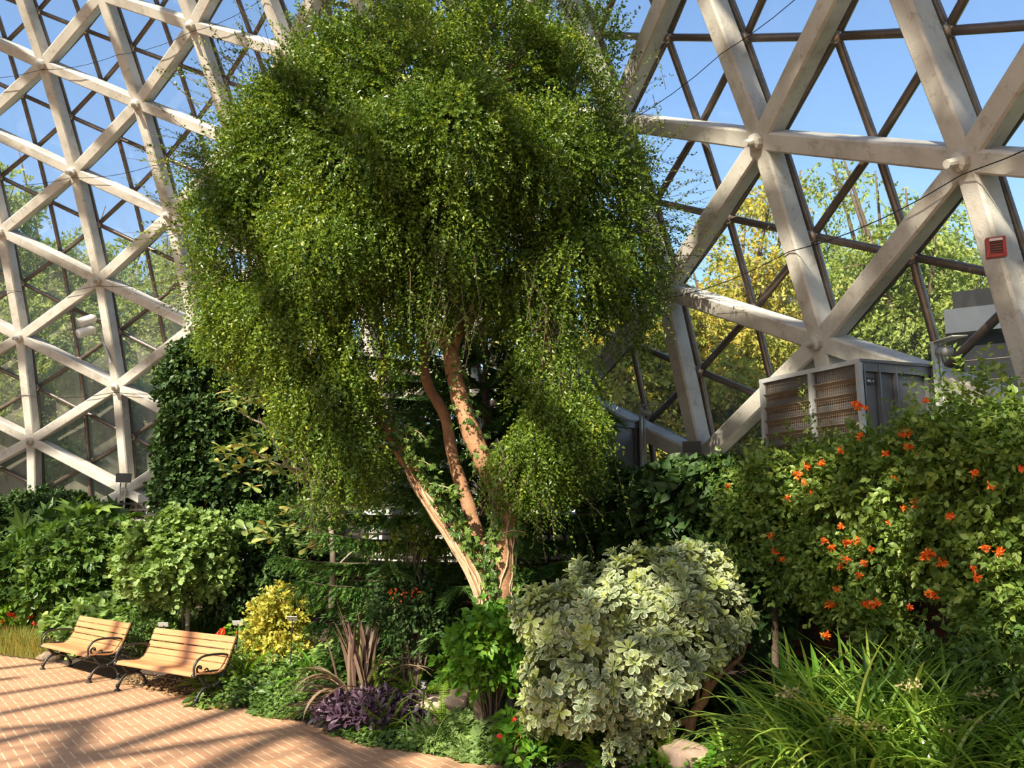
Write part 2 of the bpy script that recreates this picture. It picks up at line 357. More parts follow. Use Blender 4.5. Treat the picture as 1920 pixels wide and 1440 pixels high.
def glass():
    m, t, o = nt('dusty_glass')
    tr = t.nodes.new('ShaderNodeBsdfTransparent'); tr.inputs[0].default_value = (.95, .97, .96, 1)
    df = t.nodes.new('ShaderNodeBsdfDiffuse'); df.inputs[0].default_value = (.62, .58, .45, 1)
    tl = t.nodes.new('ShaderNodeBsdfTranslucent'); tl.inputs[0].default_value = (.62, .59, .48, 1)
    gl = t.nodes.new('ShaderNodeBsdfGlossy'); gl.inputs['Roughness'].default_value = .12; gl.inputs[0].default_value = (.8, .85, .9, 1)
    g = t.nodes.new('ShaderNodeTexCoord'); mp = t.nodes.new('ShaderNodeMapping'); mp.inputs['Scale'].default_value = (2.2, 2.2, .12)
    t.links.new(g.outputs['Object'], mp.inputs[0])
    streak = noise(t, 1.0, 3, .6, mp.outputs[0])
    sp = t.nodes.new('ShaderNodeSeparateXYZ'); t.links.new(g.outputs['Object'], sp.inputs[0])
    mr = t.nodes.new('ShaderNodeMapRange'); t.links.new(sp.outputs[2], mr.inputs[0])
    for k, v in ((1, 2.6), (2, 10.5), (3, .46), (4, .07)): mr.inputs[k].default_value = v      # dirt settles low on the panes
    mx_ = t.nodes.new('ShaderNodeMapRange'); t.links.new(sp.outputs[0], mx_.inputs[0])
    for k, v in ((1, -7.0), (2, 1.0), (3, .85), (4, .13)): mx_.inputs[k].default_value = v     # haze mixed in more strongly towards the left-hand panes
    dirt_haze = math_(t, 'MULTIPLY', math_(t, 'MULTIPLY', mr.outputs[0], mx_.outputs[0]), math_(t, 'ADD', math_(t, 'MULTIPLY', streak, 1.3), .35))
    a = t.nodes.new('ShaderNodeMixShader'); a.inputs[0].default_value = .55; t.links.new(df.outputs[0], a.inputs[1]); t.links.new(tl.outputs[0], a.inputs[2])
    b = t.nodes.new('ShaderNodeMixShader'); t.links.new(dirt_haze, b.inputs[0]); t.links.new(tr.outputs[0], b.inputs[1]); t.links.new(a.outputs[0], b.inputs[2])
    c = t.nodes.new('ShaderNodeMixShader'); c.inputs[0].default_value = .04; t.links.new(b.outputs[0], c.inputs[1]); t.links.new(gl.outputs[0], c.inputs[2])
    t.links.new(c.outputs[0], o.inputs[0]); return m
def slat_wood():
    m, t, o = nt('orange_slat_wood'); p = t.nodes.new('ShaderNodeBsdfPrincipled'); p.inputs['Roughness'].default_value = .5
    g = t.nodes.new('ShaderNodeTexCoord'); mp = t.nodes.new('ShaderNodeMapping'); mp.inputs['Scale'].default_value = (1.2, 30, 30); t.links.new(g.outputs['Object'], mp.inputs[0])
    c = ramp(t, noise(t, 1.5, 4, .6, mp.outputs[0]), [(.3, (.42, .19, .078)), (.7, (.54, .26, .115))])
    t.links.new(c, p.inputs['Base Color']); t.links.new(p.outputs[0], o.inputs[0]); return m
brickm, wbrick, glassm, slatm = brick_floor(), wall_brick(), glass(), slat_wood()

# ------------------------------------------------------------------ the setting
def in_view(P, pad=60):
    d = np.asarray(P, float) - CAM; y = d @ FW
    if y < .3: return False
    return -pad < 960 + d[0] / y * FPX < 1920 + pad and -pad < 720 - (d @ UP) / y * FPX < 1440 + pad
# path edge in world, from left to right
EDGE = np.array([at_z(x, y, 0)[:2] for x, y in ((-560, 1150), (-250, 1190), (0, 1229), (110, 1243), (250, 1284), (350, 1306), (470, 1330), (560, 1350), (640, 1385), (800, 1412), (960, 1440))]
                + [(1.6, 6.4), (4.2, 4.6), (6.2, 2.0), (7.0, -2.0)])
def edge_dist(x, y):
    """signed distance from the path edge, positive inside the bed"""
    p = np.stack([x, y], -1).reshape(-1, 2); best = np.full(len(p), 1e9); sg = np.ones(len(p))
    for a, b in zip(EDGE[:-1], EDGE[1:]):
        ab = b - a; t = np.clip(((p - a) @ ab) / (ab @ ab), 0, 1); q = a + t[:, None] * ab; d = np.linalg.norm(p - q, axis=1)
        s = ab[0] * (p[:, 1] - a[1]) - ab[1] * (p[:, 0] - a[0]); u = d < best - 1e-6; best = np.where(u, d, best); sg = np.where(u, np.sign(s), sg)
    return (best * sg).reshape(np.shape(x))
def gz(x, y):
    d = edge_dist(np.array([x], float), np.array([y], float))[0]
    return float(height(d, x, y))
def height(d, x, y):
    return np.where(d > 0, .95 * (1 - np.exp(-np.maximum(d, 0) / 3.0)) + .03 * np.minimum(d, 1) * np.sin(x * 2.1) * np.cos(y * 1.7), -.08) + .0
def on_bed(px, py):
    """where the sight line meets the bed (or the path)"""
    d = ray(px, py)
    for t in np.arange(3, 40, .04):
        p = CAM + d * t
        if p[2] <= gz(p[0], p[1]): return p
    return CAM + d * 20

MB().box((-9, 4, -.05), (44, 40, .1)).build('floor', brickm, kind='structure')
xs = np.linspace(-28, 12, 267); ys = np.linspace(-3, 27, 201); X, Y = np.meshgrid(xs, ys)
D = edge_dist(X, Y); rr = np.hypot(X - AX, Y - AY)
Z = height(D, X, Y); Z = np.where(D <= 0, np.where(D > -.2, -.02, -.3), Z)
n1, n0 = X.shape; idx = np.arange(n1 * n0).reshape(n1, n0)
q = np.stack([idx[:-1, :-1], idx[:-1, 1:], idx[1:, 1:], idx[1:, :-1]], -1).reshape(-1, 4)
keep = (D.ravel()[q].max(1) > -.1) & (rr.ravel()[q].max(1) < 20.9)
bm = MB(); bm.add(np.stack([X, Y, Z], -1).reshape(-1, 3), q[keep])
props(bm.build('planting_bed', soil, smooth=True), kind='structure')
# ground beyond the dome
mb = MB(); na = 96; th = np.linspace(-.6, 3.4, na)
ring = lambda r, z: np.stack([AX + r * np.cos(th), AY + r * np.sin(th), np.full(na, z)], -1)
def strip(mb, A, B, mi=0):
    n = len(A); i = np.arange(n - 1); mb.add(np.vstack([A, B]), np.stack([i, i + 1, n + i + 1, n + i], -1), mi=mi)
strip(mb, ring(21.6, 1.9), ring(90, 1.9)); mb.build('ground_outside', lawn, kind='structure')
# ring wall: brick plinth with a pale concrete curb on top
mb = MB(); strip(mb, ring(20.75, 0), ring(20.75, 1.55)); strip(mb, ring(20.7, 1.55), ring(20.75, 1.55)); mb.build('wall_plinth', wbrick, kind='structure')
mb = MB(); strip(mb, ring(20.7, 1.55), ring(20.7, 2.62)); strip(mb, ring(20.7, 2.62), ring(21.7, 2.7)); strip(mb, ring(21.7, 2.7), ring(21.7, 0)); mb.build('wall_curb', concrete, kind='structure')

# lattice of concrete members
nodes = lambda h=1: [(m, k) for m in range(50) for k in range(-1, 22) if (m + k) % 2 == 1]
def edges():
    for m, k in nodes():
        if k > 14 and m % 2: continue
        for dm, dk in ((0, 2), (1, 1), (-1, 1)):
            if k + dk > 21 or (k > 14 and dm) : continue
            yield (m, k), (m + dm, k + dk)
wallb = thing('wall_back', dome(5, 0)[0], kind='structure')
near = []; far = MB()
for a, b in edges():
    ma = a[0] if a[0] < 25 else a[0] - 50; mbb = ma + b[0] - a[0]
    (P, N), (Q, M) = dome(ma, a[1]), dome(mbb, b[1]); c = (P + Q) / 2; n = unit(N + M)
    if -2 < ma < 14 and (in_view(c) or in_view(P) or in_view(Q)) and Q[2] > 1: near.append((np.linalg.norm(c - CAM), P, Q, n))
    else: far.beam(P, Q, n, .24, .3, ch=.02)
near.sort(key=lambda t: t[0])
rest = MB()
for i, (d, P, Q, n) in enumerate(near):
    if i < 100: MB().beam(P, Q, n, .24, .30, ch=.025).build('concrete_strut', concrete, wallb)
    else: rest.beam(P, Q, n, .24, .30, ch=.025)
if rest.n: rest.build('concrete_strut', concrete, wallb, kind='stuff')
for m in range(-2, 12):
    for k in range(-1, 10):
        if (m + k) % 2 == 0: continue
        P, N = dome(m, k)
        if in_view(P, 0):
            MB().tube([P - N * .14, P - N * .22, P - N * .24, P - N * .36], [.12, .10, .05, .045], 10).build('node_pin', concrete, wallb)
# cables strung across the members
for m0 in range(-1, 11):
    for k in (2, 4, 6, 8):
        pa, pb = dome(m0, k if (m0 + k) % 2 else k + 1), dome(m0 + 1, (k if (m0 + 1 + k) % 2 else k + 1))
for k in (1.0, 3.0, 5.0, 7.0):
    pts = []
    for m in range(-2, 12):
        P, N = dome(m, k + .9); pts.append(P - N * .2)
    sm = []
    for a, b in zip(pts[:-1], pts[1:]):
        for t in np.linspace(0, 1, 5, endpoint=False): sm.append(a + (b - a) * t - np.array([0, 0, .10 * 4 * t * (1 - t)]))
    MB().tube(sm, .007, 4).build('cable', blackp, wallb)

# outer glazing: tubes, hubs, glass
OFF = .30
win = thing('window_1', dome(5, 0, OFF)[0], kind='structure')
fn = lambda A, K: dome(A / 2, K / 2, OFF)
near = []; fart = MB()
for A in range(-50, 50):
    for K in range(-2, 43):
        if (A + K) % 2: continue            # fine lattice: twice as dense, contains every concrete node and mid-member
        if K > 28: continue
        for dm, dk in ((0, 2), (1, 1), (-1, 1)):
            (P, N), (Q, M) = fn(A, K), fn(A + dm, K + dk)
            if -5 < A < 27 and (in_view(P) or in_view(Q)): near.append((np.linalg.norm((P + Q) / 2 - CAM), P, Q))
            else: fart.tube([P, Q], .05, 4, caps=False)
near.sort(key=lambda t: t[0]); rest = MB()
for i, (d, P, Q) in enumerate(near):
    if i < 100: MB().tube([P, Q], .052, 10, caps=False).build('glazing_tube', bronze, win, smooth=True)
    else: rest.tube([P, Q], .052, 8, caps=False)
rest.build('glazing_tube', bronze, win, smooth=True, kind='stuff')
hubs = []
for A in range(-5, 27):
    for K in range(-2, 22):
        if (A + K) % 2 == 0:
            P, N = fn(A, K)
            if in_view(P): hubs.append((np.linalg.norm(P - CAM), P))
hubs.sort(key=lambda t: t[0]); rest = MB()
for i, (d, P) in enumerate(hubs):
    if i < 100: MB().ball(P, .105, 14, 9).build('hub', hubm, win, smooth=True)
    else: rest.ball(P, .105, 10, 7)
if rest.n: rest.build('hub', hubm, win, smooth=True, kind='stuff')
g1, g2 = MB(), MB()
for A in range(-50, 50):
    for K in range(-2, 40):
        if (A + K) % 2: continue
        v = [dome(a / 2, k / 2, OFF + .07)[0] for a, k in ((A, K), (A + 1, K + 1), (A, K + 2), (A + 1, K + 3))]
        (g1 if -6 < A < 28 and K < 24 else g2).add(v, np.array([[0, 1, 2], [1, 3, 2]]))
g1.build('glass_pane', glassm, win)
top = thing('ceiling', dome(30, 14)[0], kind='structure')
far.build('concrete_strut', concrete, top, kind='stuff'); fart.build('glazing_tube', bronze, top, kind='stuff'); g2.build('glass_pane', glassm, top)

# dark timber trellis in front of the ring wall
def trellis(name, a0, a1, label, ztop=3.0, r=19.95):
    """continuous trellis from azimuth a0 to a1 (degrees, decreasing to the right)"""
    n = max(1, int(round(abs(a1 - a0) * PI / 180 * r / 1.9))); an = np.radians(np.linspace(a0, a1, n + 1))
    pt = lambda a, z, rr=r: np.array([AX + rr * math.cos(a), AY + rr * math.sin(a), z])
    t = thing(name, pt((an[0] + an[-1]) / 2, .6), label, 'trellis')
    for i, a in enumerate(an):
        N = np.array([math.cos(a), math.sin(a), 0]); MB().beam(pt(a, .3), pt(a, ztop + .05), N, .10, .10).build('post', trel, t)
        if i == n: break
        b = an[i + 1]; mb = MB(); z = .55
        while z < ztop:
            mb.beam(pt(a, z, r - .02), pt(b, z, r - .02), N, .045, .022); z += .145
        for k in range(1, 5):
            c = a + (b - a) * k / 5; mb.beam(pt(c, .4, r + .01), pt(c, ztop, r + .01), N, .04, .022)
        mb.build('lattice_panel', trel, t)
    return t
az = lambda px: math.degrees(math.atan2(*(at_ring(px, 1000, 19.95)[[1, 0]] - np.array([AY, AX]))))
trellis('trellis', az(-60), az(430), 'dark timber trellis fence along the back wall on the left behind the benches', ztop=3.02)
trellis('trellis', az(560), az(1250), 'dark timber trellis deep in the shade behind the forked tree', ztop=2.5)
trellis('trellis', az(1300), az(2150), 'dark timber trellis carrying the orange-flowered climber', ztop=2.75)

# ------------------------------------------------------------------ benches
def make_bench(label):
    W = 2.04
    t = thing('park_bench', (0, 0, 0), label, 'bench', 'park benches beside the brick path')
    prof = [(.325, .815, 70, .086), (.292, .727, 69, .086), (.257, .632, 68, .086), (.220, .543, 66, .084), (.180, .467, 58, .076),
            (.115, .425, 22, .075), (.035, .408, 4, .075), (-.045, .410, -4, .075), (-.125, .418, -6, .075), (-.205, .424, 4, .075), (-.272, .408, 42, .062)]
    for y, z, a, w in prof:
        a = math.radians(a); Yd = np.array([0, math.cos(a), math.sin(a)]); Zd = np.array([0, -math.sin(a), math.cos(a)])
        MB().beam((-W / 2, y, z), (W / 2, y, z), Zd, w, .024, ch=.006).build('slat', slatm, t)
    for s in (-1, 1):
        x = s * (W / 2 - .03)
        L = lambda pts: [(x, a, b) for a, b in pts]
        e = MB()
        e.tube(smoothline(L([(.36, .85), (.325, .765), (.268, .60), (.22, .49), (.19, .40), (.14, .30), (.06, .245), (0, .235), (-.08, .26), (-.15, .33), (-.20, .395), (-.28, .395)]), 5), .024, 8)
        e.tube(smoothline(L([(.17, .43), (.06, .385), (-.1, .39), (-.25, .40)]), 4), .017, 6)
        e.ball((x, -.285, .40), .034, 10, 6); e.ball((x, .36, .845), .03, 8, 6)
        for k in range(5): e.ball((x, .335 - .035 * k + .018, .765 - .09 * k), .022, 8, 5)
        end = e.build('end_frame', iron, t, smooth=True)
        arm = MB().tube(smoothline(L([(.285, .60), (.22, .625), (.12, .645), (-.05, .65), (-.17, .635), (-.25, .58), (-.285, .50), (-.275, .42)]), 5), [.016] * 5 + [.02] * 25 + [.018] * 6, 8, flat=.8)
        arm.tube(smoothline(L([(.20, .42), (.0, .435), (-.12, .43), (-.20, .43), (-.235, .455), (-.235, .50), (-.20, .52), (-.175, .50), (-.18, .475)]), 5), .014, 7)
        arm.tube(smoothline(L([(-.06, .43), (-.07, .465), (-.10, .475), (-.12, .455)]), 5), .012, 6); arm.ball((x, -.19, .505), .025, 8, 6)
        arm.build('armrest', iron, end, smooth=True)
        for pts in ([(-.02, .235), (-.09, .225), (-.17, .165), (-.215, .08), (-.225, .02)], [(.02, .235), (.09, .225), (.17, .165), (.21, .08), (.22, .02)]):
            l = MB().tube(smoothline(L(pts), 5), [.028] * 3 + [.022] * 12 + [.02] * 6, 8)
            l.tube([(x, pts[-1][0], .10), (x, pts[-1][0], .055)], .03, 8); l.tube([(x, pts[-1][0], .0), (x, pts[-1][0], .018), (x, pts[-1][0], .03)], [.052, .045, .03], 10)
            l.build('leg', iron, end, smooth=True)
    MB().tube([(-W / 2 + .03, 0, .24), (W / 2 - .03, 0, .24)], .008, 6).build('tie_rod', iron, t)
    return t
def copy_tree(o, parent=None):
    c = o.copy(); COL.objects.link(c)
    if parent: c.parent = parent
    for ch in list(o.children): copy_tree(ch, c)
    return c
def place_bench(b, fl, fr):
    A, B = at_z(*fl, 0)[:2], at_z(*fr, 0)[:2]; u = (B - A) / np.linalg.norm(B - A); nrm = np.array([-u[1], u[0]])
    c = (A + B) / 2 + nrm * .225; b.location = (c[0], c[1], 0); b.rotation_euler = (0, 0, math.atan2(u[1], u[0]))
b1 = make_bench('slatted park bench in front, whose right end is free of any other bench')
place_bench(b1, (217, 1295), (370, 1326))
b2 = copy_tree(b1); b2['label'] = 'slatted park bench behind, nearest the tall grass clump at the path end'
place_bench(b2, (68, 1252), (182, 1284.5))

# ------------------------------------------------------------------ heating units on the curb
def rpt(az_, r, z): return np.array([AX + r * math.cos(az_), AY + r * math.sin(az_), z])
def heater(k, label, small=False):
    """steel fan heater box; k turns it round the dome by k double bays"""
    rot = k * 2 * DL
    def R(p):
        x, y = p[0] - AX, p[1] - AY; c, s = math.cos(rot), math.sin(rot); return np.array([AX + c * x - s * y, AY + s * x + c * y, p[2]])
    zt = 4.05; zb = 2.80
    a, b, c = at_z(1430, 716, zt), at_z(1612, 678, zt), at_z(1748, 689, zt)
    a = b + unit(a - b) * 1.36; u = unit(a - b); w = unit(c - b); wl = .98
    a, b, u, w = R(a), R(b), R(a) - R(b), R(c) - R(b); u, w = unit(u), unit(w)
    Z = np.array([0, 0, 1.0]); t = thing('fan_heater', [*((a + b) / 2)[:2], zb], label, 'heater', 'steel fan heaters on the wall curb')
    P = lambda i, j, z: b + u * i + w * j + Z * (z - zt)
    def panel(mb, q, **kw): mb.add(q, np.array([[0, 1, 2, 3]]), **kw)
    body = MB(); L = 1.36
    lo = [P(.03, .03, zb), P(L, .03, zb), P(L, wl, zb), P(.03, wl, zb)]; hi = [p + Z * (zt - zb) for p in lo]
    body.add(lo + hi, np.array([[0, 1, 5, 4], [1, 2, 6, 5], [2, 3, 7, 6], [3, 0, 4, 7], [4, 5, 6, 7], [3, 2, 1, 0]]))
    for j, h in ((.0, .02), (.20, .012), (.42, .008), (.84, .01), (.90, .01)):
        body.beam(P(0, j + .03, zb), P(0, j + .03, zt - .02), u, .02, .05)
    body.beam(P(-.01, 0, zt - .05), P(-.01, wl, zt - .05), Z, .02, .10); body.beam(P(-.02, -.02, zt + .01), P(-.02, wl, zt + .01), Z, .04, .03)
    body.build('casing', zinc, t)
    g = MB()
    for i in range(7):
        z = zb + .08 + i * .155
        for s0, s1 in ((.05, .60), (.66, 1.33)): g.beam(P(s0, .015, z + .02), P(s1, .015, z + .02), unit(w + Z * .9), .15, .008)
    g.build('louvre', louv, t)
    g = MB()
    for i in range(46):
        s = .04 + i * .0285; g.beam(P(s, -.012, zb), P(s, -.012, zt - .04), w, .004, .003)
    for i in range(43):
        z = zb + .01 + i * .0285; g.beam(P(.03, -.015, z), P(1.34, -.015, z), w, .004, .003)
    g.build('guard_mesh', louv, t)
    fr = MB()
    for s in (0.0, .63, 1.35): fr.beam(P(s, -.02, zb), P(s, -.02, zt), w, .055, .05)
    fr.beam(P(-.03, -.02, zt), P(L + .02, -.02, zt), w, .05, .05); fr.build('grille_frame', alum, t)
    if not small:
        n = MB(); n.box(P(-.006, .11, zt - .20), (.115, .012, .065), w, u, Z); nm = n.build('number_plate', blackp, t)
        n = MB()      # reads WL-1
        o, e = P(-.013, .11, zt - .20), .5
        def seg(x0, z0, x1, z1): n.beam(o + w * x0 + Z * z0, o + w * x1 + Z * z1, u, .006, .002)
        for q in ((-.042, .014, -.034, -.014), (-.034, -.014, -.028, .008), (-.028, .008, -.022, -.014), (-.022, -.014, -.014, .014), (-.006, .014, -.006, -.014), (-.006, -.013, .006, -.013), (.012, -.002, .022, -.002), (.034, .014, .034, -.014)): seg(*q)
        n.build('plate_lettering', whitep, nm)
    return t, P, u, w
h1, P1, u1, w1 = heater(0, 'large steel fan heater with brown wire-fronted louvres above the orange-flowered climber')
h2, P2, u2, w2 = heater(1, 'steel fan heater half hidden between the forked tree and the dark leafy vine', True)
heater(2, 'steel fan heater glimpsed through the leaves left of the forked trunk', True)
def camera_thing(P, u, w, label):
    Z = np.array([0, 0, 1.0]); zt = 4.05; t = thing('security_camera', P(-.08, .93, zt - 1.0), label, 'camera')
    MB().beam(P(-.07, .93, zt - 1.2), P(-.07, .93, zt + .26), u, .05, .04).tube([P(-.08, .99, zt - 1.2), P(-.08, .99, zt + .05), P(-.1, .93, zt + .16)], .018, 8).tube([P(-.06, 1.02, zt - 1.2), P(-.06, 1.04, zt + .0), P(-.06, .96, zt + .14)], .013, 8).build('conduit', alum, t)
    MB().tube([P(-.14, .93, zt + .16), P(-.34, .80, zt + .10)], .055, 12).build('camera_body', alum, t, smooth=True)
    MB().beam(P(-.02, 1.02, zt + .27), P(-.62, .62, zt + .20), Z, .15, .012).build('sun_shield', whitep, t)
camera_thing(P1, u1, w1, 'white security camera under a flat shield on the corner of the large fan heater')
camera_thing(P2, u2, w2, 'small camera on the half-hidden heater beside the dark leafy vine')

# flood lamps, paired spotlights, red strobe
def flood(px, py, y, k_, label):
    c = at(px, py, y); t = thing('flood_lamp', c - np.array([0, 0, .75]), label, 'lamp')
    Z = np.array([0, 0, 1.0]); n = unit([-c[0] - .0, -c[1], -1.5]); x = unit(np.cross(Z, n)); zz = np.cross(n, x)
    mb = MB(); v = []
    for s, (w, h) in ((-.14 * k_, (.17 * k_, .10 * k_)), (.13 * k_, (.22 * k_, .14 * k_))):
        v += [c + n * s + x * a * w + zz * b * h for a, b in ((-1, -1), (1, -1), (1, 1), (-1, 1))]
    mb.add(v, np.array([[0, 3, 2, 1], [4, 5, 6, 7], [0, 1, 5, 4], [1, 2, 6, 5], [2, 3, 7, 6], [3, 0, 4, 7]]))
    mb.build('housing', blackp, t)
    b = MB()
    for s in (-.06, .06): b.tube([c + x * s - Z * .12, c + x * s - Z * .8], .014, 6)
    for k in range(4): b.tube([c - x * .06 - Z * (.25 + .15 * k), c + x * .06 - Z * (.25 + .15 * k)], .010, 6)
    b.build('bracket', zinc, t)
flood(232, 896, 21.0, .8, 'black flood lamp on a grey ladder bracket above the left hedge')
flood(1297, 838, 12.45, .6, 'black flood lamp low on the lattice between the two fan heaters')
t = thing('spotlight_cluster', at(200, 700, 20.5), 'pair of white spotlights on a grey pipe hung from a left concrete strut', 'spotlight')
c = at(165, 600, 20.4); ax = unit(at(186, 590, 20.5) - at(150, 602, 20.2))
for dz in (.0, -.28):
    o = c + np.array([0, 0, dz]); l = MB().tube([o - ax * .24, o - ax * .22, o + ax * .1, o + ax * .2], [.10, .115, .115, .07], 14).build('lamp_head', whitep, t, smooth=True)
    MB().tube([o - ax * .235, o - ax * .245], [.09, .085], 14).build('lens', alum, l)
MB().tube([at(191, 578, 20.7), at(193, 640, 20.7), at(208, 681, 20.7)], .028, 8).tube([c + ax * .15, at(193, 600, 20.7), at(205, 602, 20.9)], .018, 6).tube([c + ax * .1 - np.array([0, 0, .28]), at(193, 609, 20.7)], .018, 6).tube([at(191, 582, 20.7), at(207, 577, 20.9)], .03, 6).build('pipe', alum, t)
P, N = dome(10, 1); Pb, _ = dome(10, 3)
c = at(1868, 463, 7.0)
t = thing('fire_strobe', c, 'red louvred fire alarm sounder box on the rightmost concrete strut', 'alarm')
x = unit([.90, -.42, 0]); y = unit([.42, .90, .15]); z = np.cross(x, y)
MB().box(c + y * .07, (.15, .10, .17), x, y, z).build('back_box', redp, t)
fb = MB()
for s in (-1, 1): fb.box(c + x * s * .062, (.026, .05, .17), x, y, z).box(c + z * s * .072, (.12, .05, .026), x, y, z)
fb.build('bezel', redp, t)
MB().box(c + y * .012, (.12, .02, .13), x, y, z).build('sounder_cavity', blackp, t)
g = MB()
for k in range(5): g.beam(c - x * .055 + z * (-.045 + k * .022), c + x * .055 + z * (-.045 + k * .022), y, .006, .02)
g.build('grille', redp, t)
MB().box(c + z * .062 - y * .026, (.10, .006, .022), x, y, z).build('strobe_lens', whitep, t)

# building seen through the glass on the right
B0 = at(1815, 760, 17.0)
t = thing('plant_building', [B0[0], B0[1], 1.9], 'dark clad building with a pale fascia band outside the glass at far right', 'building')
def bx(name, m, x0, x1, y0, y1, z0, z1, parent=t):
    a = math.radians(-28); c, s = math.cos(a), math.sin(a); o = np.array([B0[0], B0[1], 0])
    X = np.array([c, s, 0]); Yv = np.array([-s, c, 0]); return MB().box(o + X * (x0 + x1) / 2 + Yv * (y0 + y1) / 2 + np.array([0, 0, (z0 + z1) / 2]), (x1 - x0, y1 - y0, z1 - z0), X, Yv).build(name, m, parent)
ztop = at(1807, 542, 17)[2]
bx('wall', build, 0, 7, 0, 5, 1.9, ztop - .95); bx('upper_wall', build, -.1, 7, .2, 5, ztop - .5, ztop); bx('fascia', bandm, -.28, 7.2, -.3, 5.2, ztop - .98, ztop - .48)
j = 0
for k in range(9): bx('cladding_joint', louv, .0, 7.0, -.012, .0, 2.4 + k * .42, 2.412 + k * .42)

# ------------------------------------------------------------------ plants: builders
def G(*stops): return list(stops)
M_TREE = leafmat("tree_leaf", [(0, (.038, .080, .012)), (.5, (.098, .165, .018)), (.85, (.21, .28, .03)), (1, (.42, .44, .06))], trans=.33, rough=.34, patch=.5, pscale=.7)
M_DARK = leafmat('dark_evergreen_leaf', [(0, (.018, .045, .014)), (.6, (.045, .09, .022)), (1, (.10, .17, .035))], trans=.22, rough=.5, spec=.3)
M_MID = leafmat('mid_green_leaf', [(0, (.045, .10, .022)), (.6, (.11, .195, .04)), (1, (.23, .33, .065))], trans=.35, rough=.42)
M_CLIMB = leafmat('climber_leaf', [(0, (.07, .135, .028)), (.5, (.17, .26, .05)), (1, (.36, .44, .10))], trans=.38, rough=.4)
M_BRIGHT = leafmat('bright_green_leaf', [(0, (.07, .19, .02)), (.6, (.14, .30, .03)), (1, (.26, .42, .04))], trans=.42)
M_PALE = leafmat('pale_green_leaf', [(0, (.13, .22, .06)), (.6, (.25, .36, .11)), (1, (.38, .48, .17))], trans=.35, rough=.5)
M_YEL = leafmat('yellow_variegated_leaf', [(0, (.16, .22, .04)), (.35, (.34, .35, .06)), (.7, (.62, .52, .09)), (1, (.75, .66, .16))], trans=.3)
M_PIT = leafmat('cream_edged_leaf', [(0, (.10, .15, .075)), (.45, (.19, .235, .12)), (.72, (.30, .36, .12)), (1, (.46, .52, .10))], edge=(.50, .52, .30), trans=.25, rough=.42, spec=.5)
M_MAG = leafmat('magnolia_leaf', [(0, (.12, .19, .055)), (.55, (.24, .31, .09)), (.8, (.40, .38, .10)), (1, (.46, .27, .08))], trans=.25, rough=.28, spec=.6)
M_NEED = leafmat('pine_needle', [(0, (.03, .085, .02)), (.6, (.075, .16, .03)), (1, (.17, .28, .045))], trans=.25, rough=.5)
M_PHO = leafmat('bronze_blade', [(0, (.11, .065, .055)), (.5, (.20, .125, .10)), (.8, (.28, .19, .13)), (1, (.20, .19, .08))], trans=.2, rough=.4)
M_PUR = leafmat('purple_leaf', [(0, (.035, .020, .036)), (.6, (.095, .052, .085)), (.88, (.19, .12, .15)), (1, (.14, .19, .07))], trans=.2)
M_STRAP = leafmat('strap_leaf', [(0, (.07, .15, .02)), (.5, (.18, .31, .04)), (.86, (.34, .46, .08)), (.93, (.50, .45, .10)), (1, (.55, .33, .10))], trans=.35, rough=.28, spec=.6)
M_FERN = leafmat('fern_green', [(0, (.10, .20, .02)), (.6, (.22, .36, .03)), (1, (.36, .48, .05))], trans=.45, rough=.5)
M_GRASS = leafmat('golden_grass', [(0, (.16, .20, .04)), (.6, (.32, .32, .07)), (1, (.48, .36, .10))], trans=.4, rough=.6)
M_OUT = leafmat('outdoor_leaf', [(0, (.14, .19, .04)), (.5, (.25, .32, .07)), (1, (.42, .44, .12))], trans=.4, rough=.6, patch=.6, pscale=.25)
M_OUTY = leafmat('autumn_leaf', [(0, (.20, .24, .04)), (.4, (.36, .36, .06)), (.8, (.58, .42, .07)), (1, (.62, .40, .07))], trans=.4, rough=.6, patch=.7, pscale=.3)
M_DEAD = leafmat('dry_leaf', [(0, (.20, .13, .07)), (1, (.42, .26, .12))], trans=.2, rough=.7)
M_FLO = leafmat('orange_petal', [(0, (.75, .07, .01)), (.6, (.88, .18, .02)), (1, (.95, .34, .04))], trans=.25, rough=.5)
M_RED = leafmat('red_petal', [(0, (.60, .012, .008)), (1, (.85, .05, .02))], trans=.2, rough=.35)
M_SEED = leafmat('seed_head', [(0, (.28, .24, .10)), (1, (.50, .44, .20))], trans=.2, rough=.7)

